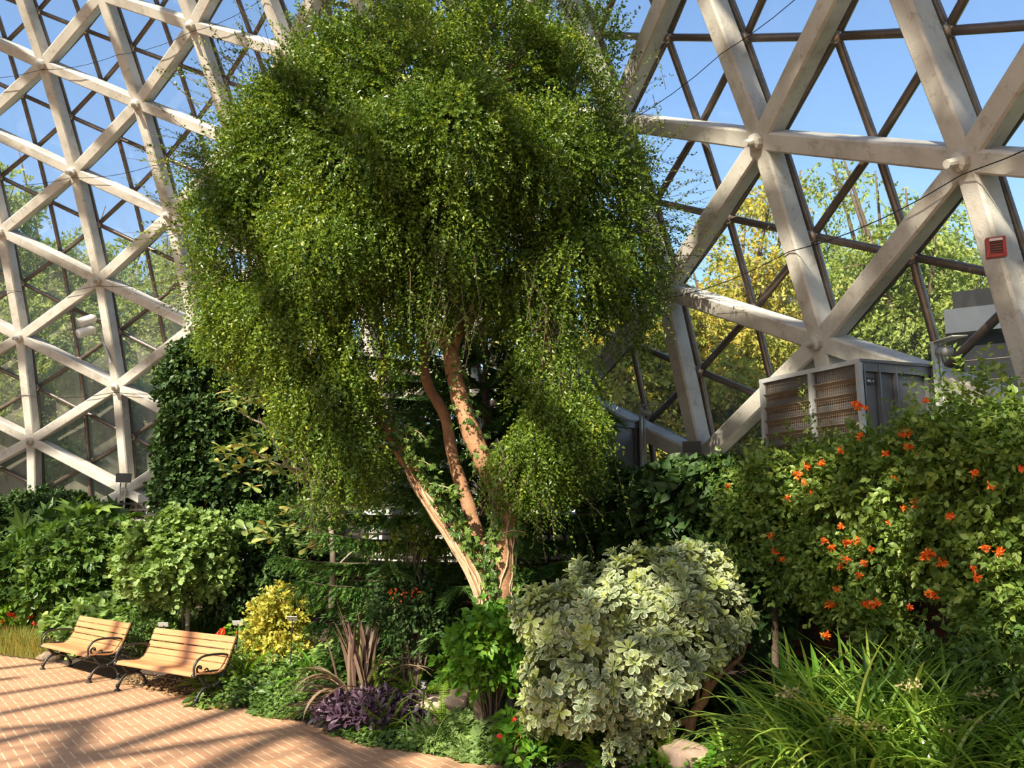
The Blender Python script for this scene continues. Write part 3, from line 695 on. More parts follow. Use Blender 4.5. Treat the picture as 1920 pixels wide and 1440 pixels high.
def B(px, py, y, rx, ry, rd): return at(px, py, y), np.array([rx * y / FPX, rd, ry * y / FPX])
def bush(name, label, cat, blobs, mat, tm, ls, dens, seed, n=8, length=.22, droop=.25, stems=6, stemmat=None, base=None, srad=.022,
         group=None, lump=.34, ang=.85, up=.5, extra=None, grow=.0, stemname='stem'):
    rg = np.random.default_rng(seed); C0 = blobs[0][0]; rt = None
    if base is None: base = np.array([C0[0], C0[1], gz(C0[0], C0[1])])
    t = thing(name, base, label, cat, group); mb = MB(); st = MB()
    for bi, (C, R) in enumerate(blobs):
        area = (R[0] * R[2] + R[0] * R[1] + R[1] * R[2]) * 4
        ns = int(area * dens); rs = lump * float(np.min(R[[0, 2]])) + .04
        nsub = int(np.clip(area / (rs * rs * 3.2), 6, 90))
        P, O = blob_points(rg, C, R, nsub, rs, ns); k = P[:, 2] > base[2] + .03; P, O = P[k], O[k]
        if grow: O = unit(O + np.array([0, 0, grow]))
        sprigs(mb, rg, P, O, n, length, tm, ls, droop, ang, up)
        for i in range(stems):
            e = C + rdir(rg, 1)[0] * R * .6; m = (base + e) / 2 + np.array([0, 0, .15]) + rg.normal(size=3) * .06
            st.tube(smoothline([base + rg.normal(size=3) * [.06, .06, 0], m, e], 4), np.linspace(srad, srad * .35, 9), 6)
    mb.build('foliage', mat, t)
    if stems: st.build(stemname, stemmat or barkd, t, smooth=True)
    return t
def blade_curves(rg, base, azm, L, e0, bend, seg=7, power=1.3):
    n = len(L); t = np.linspace(0, 1, seg + 1); e = e0[:, None] - bend[:, None] * t[None]**power
    st = (L / seg)[:, None]; h = np.concatenate([np.zeros((n, 1)), np.cumsum(np.cos(e[:, :-1]) * st, 1)], 1); z = np.concatenate([np.zeros((n, 1)), np.cumsum(np.sin(e[:, :-1]) * st, 1)], 1)
    P = base[:, None] + np.stack([h * np.cos(azm)[:, None], h * np.sin(azm)[:, None], z], -1)
    return P, e
def blades(mb, rg, base, azm, L, e0, bend, W, seg=7, rnd=None, mi=0, tipw=.1, power=1.3, minw=.55, fold=.3):
    P, e = blade_curves(rg, base, azm, L, e0, bend, seg, power); n = len(L); t = np.linspace(0, 1, seg + 1)
    w = W[:, None] * np.where(t < .5, minw + (1 - minw) * t / .5, 1 - (1 - tipw) * ((t - .5) / .5)**2)[None]; w[:, -1] *= .1
    S = np.stack([-np.sin(azm), np.cos(azm), np.zeros(n)], -1)[:, None] * w[..., None] / 2
    up = np.stack([-np.sin(e) * np.cos(azm)[:, None], -np.sin(e) * np.sin(azm)[:, None], np.cos(e)], -1) * (w * fold)[..., None]
    V = np.stack([P - S + up, P, P + S + up], 2).reshape(n, -1, 3); k = (seg + 1) * 3
    f = []
    for i in range(seg):
        a = i * 3; f += [[a, a + 1, a + 4, a + 3], [a + 1, a + 2, a + 5, a + 4]]
    f = (np.array(f)[None] + (np.arange(n) * k)[:, None, None]).reshape(-1, 4)
    r = rg.uniform(0, 1, n) if rnd is None else rnd
    mb.add(V.reshape(-1, 3), f, np.repeat(r, k), 0, mi)
def clump(name, label, cat, c, n, L, W, mat, seed, e0=(50, 85), bend=(40, 110), spread=.15, group=None, az_=None, seg=7, minw=.55, rnd=None, part='blades', z=None, fold=.3, power=1.3):
    rg = np.random.default_rng(seed); t = thing(name, c, label, cat, group)
    b = np.array(c) + np.stack([rg.normal(size=n) * spread, rg.normal(size=n) * spread, np.zeros(n)], -1)
    azm = rg.uniform(0, 2 * PI, n) if az_ is None else rg.uniform(math.radians(az_[0]), math.radians(az_[1]), n)
    mb = MB(); blades(mb, rg, b, azm, rg.uniform(*L, n), np.radians(rg.uniform(*e0, n)), np.radians(rg.uniform(*bend, n)), rg.uniform(*W, n), seg, None if rnd is None else rg.uniform(*rnd, n), minw=minw, fold=fold, power=power)
    for v in mb.v:
        d = np.hypot(v[:, 0] - AX, v[:, 1] - AY); k = np.minimum(1, 19.8 / d); v[:, 0] = AX + (v[:, 0] - AX) * k; v[:, 1] = AY + (v[:, 1] - AY) * k
    mb.build(part, mat, t); return t, rg
def fronds(mb, rg, base, azm, L, e0, bend, npin, plen, tm, seg=12, taper=1.0, rw=.006, both=True, pd=.35, bushy=False, prof='fern'):
    """feathered fronds: rachis with rows of leaflets"""
    P, e = blade_curves(rg, base, azm, L, e0, bend, seg, 1.2); n = len(L)
    t = (np.arange(npin) + .5) / npin * .97 + .03; q = t * seg; i = np.minimum(q.astype(int), seg - 1); f = (q - i)[None, :, None]
    C = P[:, i] * (1 - f) + P[:, i + 1] * f; Tn = unit(P[:, i + 1] - P[:, i]); S = np.stack([-np.sin(azm), np.cos(azm), np.zeros(n)], -1)[:, None]
    N = np.cross(Tn, np.broadcast_to(S, Tn.shape)); N = np.where(N[..., 2:3] < 0, -N, N)
    shape = np.minimum(t * 4 + .35, 1) * (1 - t**2.2 * .85) if prof == 'fern' else (1 - t**3 * .6)
    sides = [(1, 0), (-1, 0)] + ([(0, 1), (0, -1), (.7, .7), (-.7, .7), (.7, -.7), (-.7, -.7)] if bushy else [])
    for s, u in sides:
        D = S * s + N * u + Tn * .35 - np.array([0, 0, pd * .4]) + rg.normal(size=Tn.shape) * (.18 if bushy else .05)
        sz = plen * shape[None] * rg.uniform(.85, 1.15, (n, npin)) * (L / L.max())[:, None]
        mb.leaves(tm, C.reshape(-1, 3), D.reshape(-1, 3), (N + rg.normal(size=N.shape) * .1).reshape(-1, 3), sz.ravel(), np.repeat(rg.uniform(0, 1, n), npin) * .7 + rg.uniform(0, .3, n * npin))
    for k in range(n): mb.tube(P[k], np.linspace(rw, rw * .3, seg + 1), 4, .6)
LPIN = T([(-.09, 0, 0), (.09, 0, 0), (.07, .6, 0), (0, 1, -.05), (-.07, .6, 0)], [[[0, 1, 2, 3, 4]]])
LTH = T([(-.13, 0, 0), (.13, 0, 0), (0, 1, -.03)], [[[0, 1, 2]]])
def fern(name, label, cat, c, n, L, plen, mat, seed, e0=(50, 85), bend=(40, 100), npin=34, az_=None, tm=LPIN, spread=.05, bushy=False, group=None, prof='fern'):
    rg = np.random.default_rng(seed); t = thing(name, c, label, cat, group); mb = MB()
    b = np.array(c) + np.stack([rg.normal(size=n) * spread, rg.normal(size=n) * spread, np.zeros(n)], -1)
    azm = (np.arange(n) / n * 2 * PI + rg.uniform(-.3, .3, n)) if az_ is None else rg.uniform(math.radians(az_[0]), math.radians(az_[1]), n)
    fronds(mb, rg, b, azm, rg.uniform(*L, n), np.radians(rg.uniform(*e0, n)), np.radians(rg.uniform(*bend, n)), npin, plen, tm, bushy=bushy, prof=prof)
    mb.build('fronds', mat, t); return t
def cover(name, label, cat, c, rx, ry, rot, n, tm, ls, mat, seed, h=.22, up=.9, group=None, mound=None, kind=None):
    """low mat of leaves over the bed"""
    rg = np.random.default_rng(seed); a = rg.uniform(0, 2 * PI, n); r = np.sqrt(rg.uniform(0, 1, n)) * (1 + .12 * np.sin(a * 5 + seed)); rot = math.radians(rot)
    x, y = r * rx * np.cos(a), r * ry * np.sin(a); X = c[0] + x * math.cos(rot) - y * math.sin(rot); Y = c[1] + x * math.sin(rot) + y * math.cos(rot)
    d = edge_dist(X, Y); z = np.maximum(height(d, X, Y), 0) + (h * (1 - .8 * r**3)) * (.55 + .45 * np.sin(X * 9 + seed) * np.cos(Y * 8)) * rg.uniform(.5, 1.1, n) + .01
    kk = np.hypot(X - AX, Y - AY) < 19.75; X, Y, z = X[kk], Y[kk], z[kk]; n = len(X)
    D = rdir(rg, n); D[:, 2] *= .35; N = rdir(rg, n) * .55 + np.array([-.15, -.25, up])
    t = thing(name, (c[0], c[1], gz(c[0], c[1])), label, cat, group); mb = MB()
    mb.leaves(tm, np.stack([X, Y, z], -1), D, N, ls * rg.uniform(.6, 1.25, n), np.clip(rg.normal(.5, .28, n), 0, 1)); mb.build('foliage', mat, t, kind=kind)
    return t, rg
def blossom(c, r, n, mat, parent, rg, name='flower_cluster', tm=L4):
    mb = MB(); n = int(n * 1.8); d = rdir(rg, n); d[:, 1] = -np.abs(d[:, 1]) * .8; d[:, 2] = d[:, 2] * .8 + .15; N = rdir(rg, n) * .5 + d
    mb.leaves(tm, np.asarray(c) + d * r * .45, unit(rdir(rg, n) - [0, .2, 0]), N, r * rg.uniform(.5, .8, n), rg.uniform(0, 1, n)); return mb.build(name, mat, parent)
W3 = lambda *a: [np.array(q, float) for q in a]

def inside(P, gap=.25):
    q = np.clip((P[:, 2] - EYE - 1.15) / 12.9, -.2, 1.2); r = 21 - 2.3088 * q - 5.1145 * q * q + 2.1962 * q**3
    return np.hypot(P[:, 0] - AX, P[:, 1] - AY) < r - gap
# ------------------------------------------------------------------ the forked tree
def main_tree():
    rg = np.random.default_rng(7); y0 = 10.3
    base = at(932, 1262, y0); base[2] = gz(base[0], base[1])
    t = thing('spreading_tree', base, 'large tree with forked orange-brown trunk and a broad drooping crown of tiny leaves', 'tree')
    b0 = base.copy(); b0[2] -= .05
    def br(name, pts, r0, r1, n=6, par=t, mat=bark):
        P = smoothline(pts, n); R = np.linspace(r0, r1, len(P)) * (1 + .05 * np.sin(np.arange(len(P)) * 1.3)); m = MB().tube(P, R, 12)
        return m.build(name, mat, par, smooth=True), P
    fork = at(930, 1150, y0)
    tr, _ = br('trunk', [b0, at(930, 1210, y0), fork], .20, .165)
    _, Pr = br('limb', [b0 + [.08, 0, 0], at(938, 1180, y0), at(941, 1090, y0), at(948, 1010, y0), at(944, 935, y0), at(912, 875, y0 - .05), at(880, 800, y0), at(856, 722, y0 + .1), at(843, 650, y0 + .1)], .165, .10, par=t)
    _, Pl = br('limb', [b0 - [.06, 0, 0], at(918, 1150, y0), at(898, 1080, y0), at(852, 1005, y0), at(802, 930, y0), at(757, 850, y0), at(715, 780, y0 - .1), at(678, 705, y0 - .1), at(654, 645, y0 - .1), at(640, 560, y0)], .15, .06, par=t)
    br('limb', [at(915, 1095, y0 + .22), at(893, 1000, y0 + .3), at(876, 940, y0 + .35), at(850, 860, y0 + .4), at(834, 780, y0 + .4), at(800, 715, y0 + .4), at(795, 640, y0 + .5), at(800, 540, y0 + .5), at(780, 400, y0 + .5)], .10, .04, par=t)
    br('branch', [at(843, 655, y0 + .1), at(822, 600, y0), at(815, 540, y0), at(790, 420, y0), at(740, 300, y0), at(720, 200, y0)], .085, .025)
    br('branch', [at(845, 660, y0 + .1), at(868, 590, y0 + .2), at(872, 520, y0 + .2), at(900, 380, y0 + .3), at(940, 230, y0 + .3), at(960, 120, y0 + .3)], .085, .025)
    br('branch', [at(868, 610, y0 + .2), at(900, 580, y0 + .2), at(980, 480, y0 + .4), at(1060, 380, y0 + .5), at(1120, 300, y0 + .5)], .05, .02)
    br('branch', [at(944, 940, y0), at(985, 900, y0 + .1), at(1020, 840, y0), at(1035, 740, y0), at(1028, 620, y0), at(1050, 480, y0 + .2)], .06, .02)
    br('branch', [at(665, 675, y0 - .1), at(620, 622, y0 - .2), at(588, 600, y0 - .3), at(520, 520, y0 - .3), at(480, 420, y0)], .055, .02)
    br('branch', [at(700, 750, y0), at(720, 680, y0 + .2), at(700, 560, y0), at(640, 430, y0), at(600, 300, y0)], .05, .02)
    br('branch', [at(757, 850, y0), at(700, 830, y0 - .2), at(640, 800, y0 - .3), at(600, 760, y0 - .3)], .03, .012)
    # crown lobes: px, py, distance, half width px, half height px, half depth m, density
    lobes = [(600, 250, 10.2, 150, 120, 1.2, 1), (530, 330, 10.2, 120, 130, 1.0, 1), (450, 460, 10.2, 85, 130, .8, .85), (470, 590, 10.1, 80, 100, .7, .8), (760, 160, 10.2, 170, 110, 1.4, .8),
             (930, 150, 10.6, 140, 110, 1.4, .7), (1060, 210, 10.8, 90, 130, 1.1, .6), (700, 330, 9.6, 150, 110, 1.0, 1), (860, 300, 9.7, 160, 130, 1.2, 1), (640, 460, 9.7, 150, 110, 1.0, 1),
             (820, 460, 9.9, 150, 110, 1.0, 1), (1010, 330, 10.2, 120, 110, 1.1, .8), (1120, 360, 10.7, 90, 130, .9, .8), (1170, 470, 10.9, 70, 110, .7, .7), (1080, 500, 10.3, 100, 100, .8, .8), (940, 540, 10.3, 100, 70, .7, .5),
             (555, 610, 9.8, 100, 95, .7, .9), (580, 730, 9.8, 48, 80, .4, .8), (620, 740, 9.7, 70, 90, .5, .9), (650, 850, 9.7, 55, 85, .4, .8), (690, 640, 9.7, 60, 60, .5, .35), (1000, 860, 9.8, 65, 70, .5, .9), (1060, 800, 9.9, 80, 85, .6, .9),
             (1045, 700, 10.0, 60, 70, .45, .6), (1030, 620, 10.0, 45, 60, .4, .4), (760, 560, 9.9, 90, 60, .6, .4), (1170, 590, 10.8, 45, 50, .4, .5), (850, 30, 10.6, 200, 60, 1.0, .35), (640, 130, 10.2, 110, 70, .8, .5), (1100, 90, 10.8, 70, 70, .7, .25), (420, 330, 10.3, 55, 70, .5, .35)]
    mb = MB(); tw = MB()
    for i, (px, py, y, rx, ry, rd, den) in enumerate(lobes):
        C, R = B(px, py, y, rx, ry, rd); area = 4 * (R[0] * R[2] + R[0] * R[1] + R[1] * R[2])
        ns = int(area * 300 * den); rs = .34 + .16 * rg.random()
        P, O = blob_points(rg, C, R, int(np.clip(area / .55, 7, 50)), rs, ns, shell=.5)
        kk = inside(P, .55); P, O = P[kk], O[kk]; low = np.clip((P[:, 2] - 5.2) / 3.5, 0, 1)[:, None]     # upper shoots rise, lower ones weep
        Dn = unit(O * .7 + np.array([0, 0, -1.0]) * (1 - low) * .9 + np.array([0, 0, .7]) * low)
        sprigs(mb, rg, P, Dn, 13, .36, L4, .046, droop=.25, ang=.95, up=.35, var=.35)
        k = rg.integers(0, len(P), max(6, ns // 14)) if len(P) else []
        for j in k[:70]:
            c = C + (P[j] - C) * .35; tw.tube([c, (c + P[j]) / 2 + [0, 0, .08], P[j]], [.007, .005, .003], 4, caps=False)
    # loose wisps that stick out of the outline
    for (px, py, y, n, dx, dz) in ((560, 90, 10.3, 24, -.2, 1), (640, 30, 10.4, 22, .0, 1), (760, 20, 10.4, 26, 0, 1), (900, 20, 10.6, 26, 0, 1), (1010, 40, 10.7, 24, .2, 1), (1110, 40, 10.8, 26, .3, .9), (430, 180, 10.3, 22, -.7, .5), (470, 120, 10.3, 18, -.4, .9),
                                   (380, 300, 10.3, 26, -1, .2), (365, 420, 10.2, 26, -1, .0), (370, 530, 10.2, 24, -1, -.2), (1190, 280, 10.9, 24, .8, .4), (1230, 390, 10.9, 26, 1, .1), (1235, 480, 10.9, 22, .9, -.2), (960, 900, 9.7, 14, -.1, -1), (1040, 900, 9.8, 12, .2, -1),
                                   (1020, 600, 9.9, 20, 0, 1), (610, 890, 9.6, 16, 0, -1), (830, 560, 9.7, 22, 0, -1), (860, 600, 9.7, 18, 0, -1), (1190, 180, 10.8, 14, .5, .6)):
        P = at(px, py, y) + rg.normal(size=(n, 3)) * [.22, .3, .16]; P = P[inside(P, .7)]; n = len(P); D = unit(np.array([dx, -.1, dz]) + rg.normal(size=(n, 3)) * .35)
        sprigs(mb, rg, P, D, 18, .55, L4, .043, droop=.2, ang=.9, up=.3, var=.35)
        for p, d in zip(P, D): tw.tube([p - d * .25, p + d * .5 - [0, 0, .05]], [.004, .002], 4, caps=False)
    mb.build('crown_foliage', M_TREE, t); tw.build('twigs', barkd, t)
    # stems and leaves of the ivy that climbs the trunk: a plant of its own
    iv = thing('climbing_ivy', base + [.0, -.25, 0], 'ivy with pale stems climbing the forked orange trunk', 'ivy'); st = MB(); lf = MB()
    for P, lo, hi, n, r0 in ((Pr, .0, .62, 16, .165), (Pl, .0, .66, 16, .15)):
        for k in range(n):
            q = np.linspace(lo, min(hi, lo + rg.uniform(.25, .65)), 16) * (len(P) - 1); i = np.minimum(q.astype(int), len(P) - 2); c = P[i] + (P[i + 1] - P[i]) * (q - i)[:, None]
            a = rg.uniform(-PI, 0) + np.cumsum(rg.normal(size=16) * .14); rr_ = r0 * (1 - q / len(P) * .42) + .006
            st.tube(c + np.stack([np.cos(a) * rr_, np.sin(a) * rr_, a * 0], -1), rg.uniform(.006, .014), 5)
    def ivl(P, lo, hi, n, s=.085, side=None):
        q = rg.uniform(lo, hi, n) * (len(P) - 1); i = np.minimum(q.astype(int), len(P) - 2); c = P[i] + (P[i + 1] - P[i]) * (q - i)[:, None]
        a = rg.uniform(-PI, .3, n) if side is None else rg.uniform(side[0], side[1], n); o = np.stack([np.cos(a), np.sin(a), np.zeros(n)], -1)
        lf.leaves(LIV, c + o * rg.uniform(.13, .26, (n, 1)) * (1 - q / len(P) * .3)[:, None], o * .4 + rg.normal(size=(n, 3)) * .5 - [0, 0, .6], o + rg.normal(size=(n, 3)) * .4 + [0, 0, .4], s * rg.uniform(.6, 1.2, n), rg.uniform(0, 1, n))
    ivl(Pl, .18, .5, 330, side=(-1.4, .3)); ivl(Pl, .02, .25, 90, side=(-1.4, .3)); ivl(Pl, .5, .72, 110); ivl(Pr, .12, .5, 260, side=(-3.0, -1.9)); ivl(Pr, .12, .5, 130, side=(-.9, .2)); ivl(Pr, .5, .95, 130)
    for a, b, n in ((at(800, 905, 10.1), at(870, 930, 10), 50), (at(760, 800, 10.1), at(765, 860, 10), 50), (at(765, 800, 10.1), at(805, 830, 10.1), 30), (at(940, 1000, 10), at(985, 998, 9.8), 16), (at(770, 860, 10), at(820, 880, 10), 35)):
        c = a + (b - a) * rg.uniform(0, 1, (n, 1)) + rg.normal(size=(n, 3)) * .03; lf.leaves(LIV, c, rg.normal(size=(n, 3)), rg.normal(size=(n, 3)) * .5 + [0, -.5, .6], .07, rg.uniform(.3, 1, n)); st.tube([a, (a + b) / 2 + [0, 0, .03], b], .006, 4)
    st.build('vine_stems', vinem, iv, smooth=True); lf.build('foliage', M_MID, iv)
main_tree()

# ------------------------------------------------------------------ Norfolk pine
def norfolk():
    rg = np.random.default_rng(3); c = at(905, 1100, 13.4); c[2] = gz(c[0], c[1]); t = thing('norfolk_pine', c, 'dark Norfolk pine with feathery tiered branches standing behind the forked trunk', 'tree')
    H = 6.0; MB().tube([c, c + [0.05, 0, 3], c + [0, 0, H]], [.12, .08, .015], 10).build('trunk', barkd, t, smooth=True)
    mb = MB(); st = MB(); zs = [.3, .55, .85, 1.15, 1.5, 1.85, 2.2, 2.55, 2.9, 3.25, 3.6, 3.95, 4.3, 4.7, 5.1, 5.5]
    for k, z in enumerate(zs):
        nb = 7 if z < 4 else 6; R = 2.75 * (1 - (z / H)**2.2 * .72) * (1 if z > .8 else .95)
        for j in range(nb):
            a = j / nb * 2 * PI + k * .55 + rg.uniform(-.15, .15); L = R * rg.uniform(.88, 1.08)
            n = 16; q = np.linspace(0, 1, n + 1); e = .12 - .45 * q + .55 * q**2.5
            x = np.cumsum(np.cos(e)) * L / n; zz = np.cumsum(np.sin(e)) * L / n
            P = c + np.stack([x * math.cos(a), x * math.sin(a), zz + z], -1)
            P = P[np.hypot(P[:, 0] - AX, P[:, 1] - AY) < 19.55]
            if len(P) < 3: continue
            st.tube(P, np.linspace(.02, .006, len(P)), 5)
            nl = int(L * 66); qq = rg.uniform(.1, 1, nl); u = qq * (len(P) - 1); i = np.minimum(u.astype(int), len(P) - 2); C = P[i] + (P[i + 1] - P[i]) * (u - i)[:, None]; Tn = unit(P[i + 1] - P[i])
            S = np.array([-math.sin(a), math.cos(a), 0]) * np.where(np.arange(nl) % 2, 1, -1)[:, None]
            D = unit(S * .75 + Tn * .65 + np.array([0, 0, -.22]) + rg.normal(size=(nl, 3)) * .08)
            ln = .36 * np.sin(np.clip(qq * 1.1 + .25, 0, 1) * PI * .78 + .3) + .06
            for g in range(3):
                m = (np.arange(nl) % 3) == g
                sprigs(mb, rg, C[m], D[m], 13, float(ln[m].mean()) * (1.1 if g else .9), LTH, .10, droop=.45, ang=.4, up=.4)
    mb.build('needle_foliage', M_NEED, t); st.build('branches', barkd, t)
norfolk()

# ------------------------------------------------------------------ shrubs at the back left
def ringbush(name, label, cat, pts, mat, tm, ls, dens, seed, r=19.3, rd=.45, **kw):
    bl = []
    for px, py, rx, ry in pts:
        P = at_ring(px, py, r); y = P[1]; bl.append((P, np.array([rx * y / FPX, rd, ry * y / FPX])))
    b = bl[0][0]; return bush(name, label, cat, bl, mat, tm, ls, dens, seed, base=np.array([b[0], b[1], gz(b[0], b[1])]), **kw)
ringbush('climbing_hedge', 'dark small-leaved climber covering the left trellis up to the glass', 'hedge',
         [(40, 985, 75, 50), (-60, 990, 90, 60), (130, 985, 70, 45), (205, 990, 40, 26), (70, 945, 50, 22), (130, 950, 45, 20), (30, 1060, 90, 60), (150, 1060, 90, 50), (300, 1045, 80, 34)], M_DARK, LOV, .11, 120, 11, stems=3)
bush('fig_shrub', 'large-leaved lobed shrub spreading above the left shrubs below the trellis', 'shrub', [B(160, 992, 18.9, 70, 24, .5), B(110, 1005, 18.9, 55, 25, .4), B(65, 1060, 18.5, 60, 35, .4)], M_MID, LFG, .42, 9, 12, n=5, length=.4, stems=4, up=1.1, lump=.6)
bush('hibiscus_shrub', 'leafy mid-green shrub between the small standard tree and the left frame edge', 'shrub', [B(150, 1045, 17.9, 95, 62, .8), B(110, 1100, 17.5, 70, 40, .6), B(215, 1030, 18.3, 50, 45, .5)], M_MID, LOV, .15, 75, 13, n=7, stems=7, up=.7)
bush('dark_shrub', 'dull dark-green shrub at the left frame edge above the red-flowered bush', 'shrub', [B(10, 1075, 18.2, 75, 48, .7), B(-90, 1060, 18.2, 80, 60, .7)], M_MID, LFG, .22, 40, 14, stems=5, up=.8)
# standard tree behind the front bench
def standard():
    c = at(352, 1185, 15.3); c[2] = gz(c[0], c[1]); y = c[1]
    t = bush('standard_tree', 'small pale-green round-leaved tree on one straight thin trunk behind the front bench', 'tree', [B(330, 1055, y, 92, 62, .75), B(375, 1010, y, 50, 45, .5), B(290, 1020, y, 52, 42, .5), B(400, 1070, y, 38, 38, .4), B(262, 1060, y, 32, 38, .4), B(345, 985, y, 35, 25, .35)], M_PALE, LRD, .088, 140, 15, n=7, stems=0, up=.9, base=c)
    tp = at(352, 1100, y); MB().tube([c, (c + tp) / 2 + [.01, 0, 0], tp], [.045, .04, .035], 10).build('trunk', barkp, t, smooth=True)
    s = MB()
    for px, py in ((300, 1050), (340, 1010), (390, 1040), (370, 990), (280, 1070), (400, 1080)): s.tube(smoothline([tp - [0, 0, .05], (tp + at(px, py, y)) / 2 + [0, 0, -.05], at(px, py, y)], 4), np.linspace(.025, .008, 9), 6)
    s.build('branch', barkp, t, smooth=True)
    MB().tube([c + [-.08, .02, 0], at(344, 1110, y)], .014, 6).build('support_cane', barkd, t)
standard()
bush('evergreen_tree', 'dense dark evergreen tree left of the forked tree reaching halfway up the glass', 'tree', [B(375, 830, 17.6, 75, 110, .9), B(375, 700, 17.6, 60, 60, .7), B(455, 760, 17.9, 90, 100, .9), B(345, 720, 17.6, 42, 50, .5), B(470, 880, 17.6, 95, 80, .9), B(350, 880, 17.4, 45, 50, .6), B(330, 930, 17.3, 34, 28, .5), B(540, 850, 17.6, 60, 110, .8), B(400, 940, 17.3, 80, 40, .7), B(440, 660, 18, 60, 40, .5), B(390, 650, 17.6, 30, 20, .4)],
     M_DARK, LOV, .125, 105, 16, n=8, stems=5, base=np.array([*at(395, 1000, 17.6)[:2], .6]), srad=.07, stemname='trunk', lump=.42, up=.7)
bush('privet_shrub', 'dark shrub with small dull leaves filling the space behind the yellow shrub', 'shrub', [B(470, 1050, 16.6, 75, 75, .8), B(545, 1030, 16.8, 75, 65, .8), B(440, 1110, 15.9, 60, 35, .6), B(550, 1100, 16.0, 60, 40, .5)], M_DARK, LOV, .085, 170, 17, stems=6)
bush('upright_shrub', 'brighter small-leaved shrub behind the magnolia stem', 'shrub', [B(560, 985, 16.2, 75, 42, .5), B(480, 985, 16.3, 40, 30, .4)], M_MID, LOV, .08, 130, 18, stems=4)

def magnolia():
    rg = np.random.default_rng(5); y = 13.2; c = at(622, 1130, y); c[2] = gz(c[0], c[1])
    t = thing('magnolia_tree', c, 'thin-stemmed magnolia with big glossy rust-backed leaves left of the forked tree', 'tree')
    st = MB(); lf = MB()
    def s(pts, r0, r1): P = smoothline([at(a, b, y + (d[0] if d else 0)) for a, b, *d in pts], 5); st.tube(P, np.linspace(r0, r1, len(P)), 7); return P
    s([(622, 1140), (624, 1060), (622, 1000), (612, 930)], .055, .04)
    s([(612, 940), (590, 905), (560, 880), (520, 870), (480, 850)], .035, .012)
    s([(590, 905), (545, 880), (520, 840), (500, 800), (470, 785), (448, 770)], .03, .01)
    s([(500, 805), (490, 790), (485, 775)], .012, .006); s([(486, 800), (484, 780)], .01, .006)
    s([(516, 755), (495, 750), (480, 735), (482, 715)], .012, .006)
    s([(612, 930), (640, 880), (650, 820)], .03, .01); s([(622, 1030), (600, 1000), (575, 985), (545, 985)], .02, .008); s([(624, 1070), (660, 1035), (690, 1020)], .018, .006)
    s([(600, 915), (620, 890), (590, 850), (572, 835)], .02, .008)
    st.build('trunk', barkp, t, smooth=True)
    tips = [(447, 712), (440, 735), (455, 725), (430, 755), (422, 765), (445, 765), (460, 745), (478, 760), (485, 762), (412, 835), (425, 845), (445, 830), (460, 838), (472, 820), (415, 870), (432, 880), (455, 875), (480, 850), (500, 870), (515, 880), (530, 830), (545, 842), (560, 850), (575, 850), (590, 848),
            (525, 880), (550, 868), (490, 885), (470, 905), (540, 895), (600, 860), (480, 735), (500, 745), (475, 1000), (460, 995), (500, 985), (520, 1010), (545, 990), (560, 1000), (570, 975), (590, 990), (535, 960), (555, 950), (610, 955), (575, 1020), (500, 1010), (640, 940), (660, 900), (690, 1015)]
    for a, b in tips:
        C = at(a + rg.normal() * 4, b + rg.normal() * 4, y + rg.uniform(-.35, .35)); n = rg.integers(6, 10); az0 = np.arange(n) / n * 2 * PI + rg.uniform(0, 6); el = rg.uniform(-.45, .7, n)
        D = np.stack([np.cos(az0) * np.cos(el), np.sin(az0) * np.cos(el), np.sin(el)], -1)
        lf.leaves(LOB, np.repeat(C[None], n, 0), D, np.array([0, -.2, 1.0]) + rg.normal(size=(n, 3)) * .3, .23 * rg.uniform(.7, 1.15, n), rg.uniform(0, 1, n))
    lf.build('foliage', M_MAG, t)
magnolia()

# ------------------------------------------------------------------ front left bed
P0 = lambda px, py: on_bed(px, py)
c = P0(40, 1212)
t = bush('red_flowered_bush', 'yellow-green bush dotted with coral-red flowers at the left frame edge', 'shrub', [B(55, 1165, c[1] + .9, 75, 38, .6), B(-40, 1160, c[1] + .6, 70, 42, .6), B(105, 1150, c[1] + 1.0, 45, 30, .5)], M_FERN, LFG, .12, 85, 19, stems=4)
rg = np.random.default_rng(50)
for px, py in ((18, 1152), (50, 1133), (60, 1138), (74, 1120), (32, 1158), (58, 1156), (66, 1170), (112, 1160), (10, 1178), (25, 1153), (73, 1128), (5, 1165)): blossom(at(px, py, c[1] + .05 + (.3 if px > 90 else 0)), .07, 12, M_FLO if py % 2 else M_RED, t, rg)
def grass_row():
    rg = np.random.default_rng(20); c = P0(30, 1226); t = thing('golden_grass', c, 'soft golden-green grass clump edging the path at the left frame edge', 'grass'); n = 3600
    s = rg.uniform(0, 1, n); px = -120 + s * 195; A, Bp = at_z(-120, 1216, 0), at_z(75, 1241, 0); b = A + (Bp - A) * s[:, None]; nrm = np.array([.35, .94, 0]); b = b + nrm * rg.uniform(.05, .6, (n, 1)); b[:, 2] = .02
    mb = MB(); blades(mb, rg, b, rg.uniform(0, 2 * PI, n), rg.uniform(.3, .62, n), np.radians(rg.uniform(62, 88, n)), np.radians(rg.uniform(10, 70, n)), rg.uniform(.006, .013, n), 4); mb.build('blades', M_GRASS, t)
grass_row()
c = at(200, 1190, 16.8); c[2] = gz(c[0], c[1])
bush('geranium_bush', 'low pale-green round-leaved bush just behind the rear bench', 'shrub', [B(215, 1155, 16.8, 62, 32, .5), B(150, 1165, 16.9, 45, 32, .45), B(250, 1170, 16.5, 30, 28, .35), B(175, 1195, 16.4, 60, 26, .35)], M_PALE, LRD, .12, 105, 21, stems=3, up=1.0, base=c)
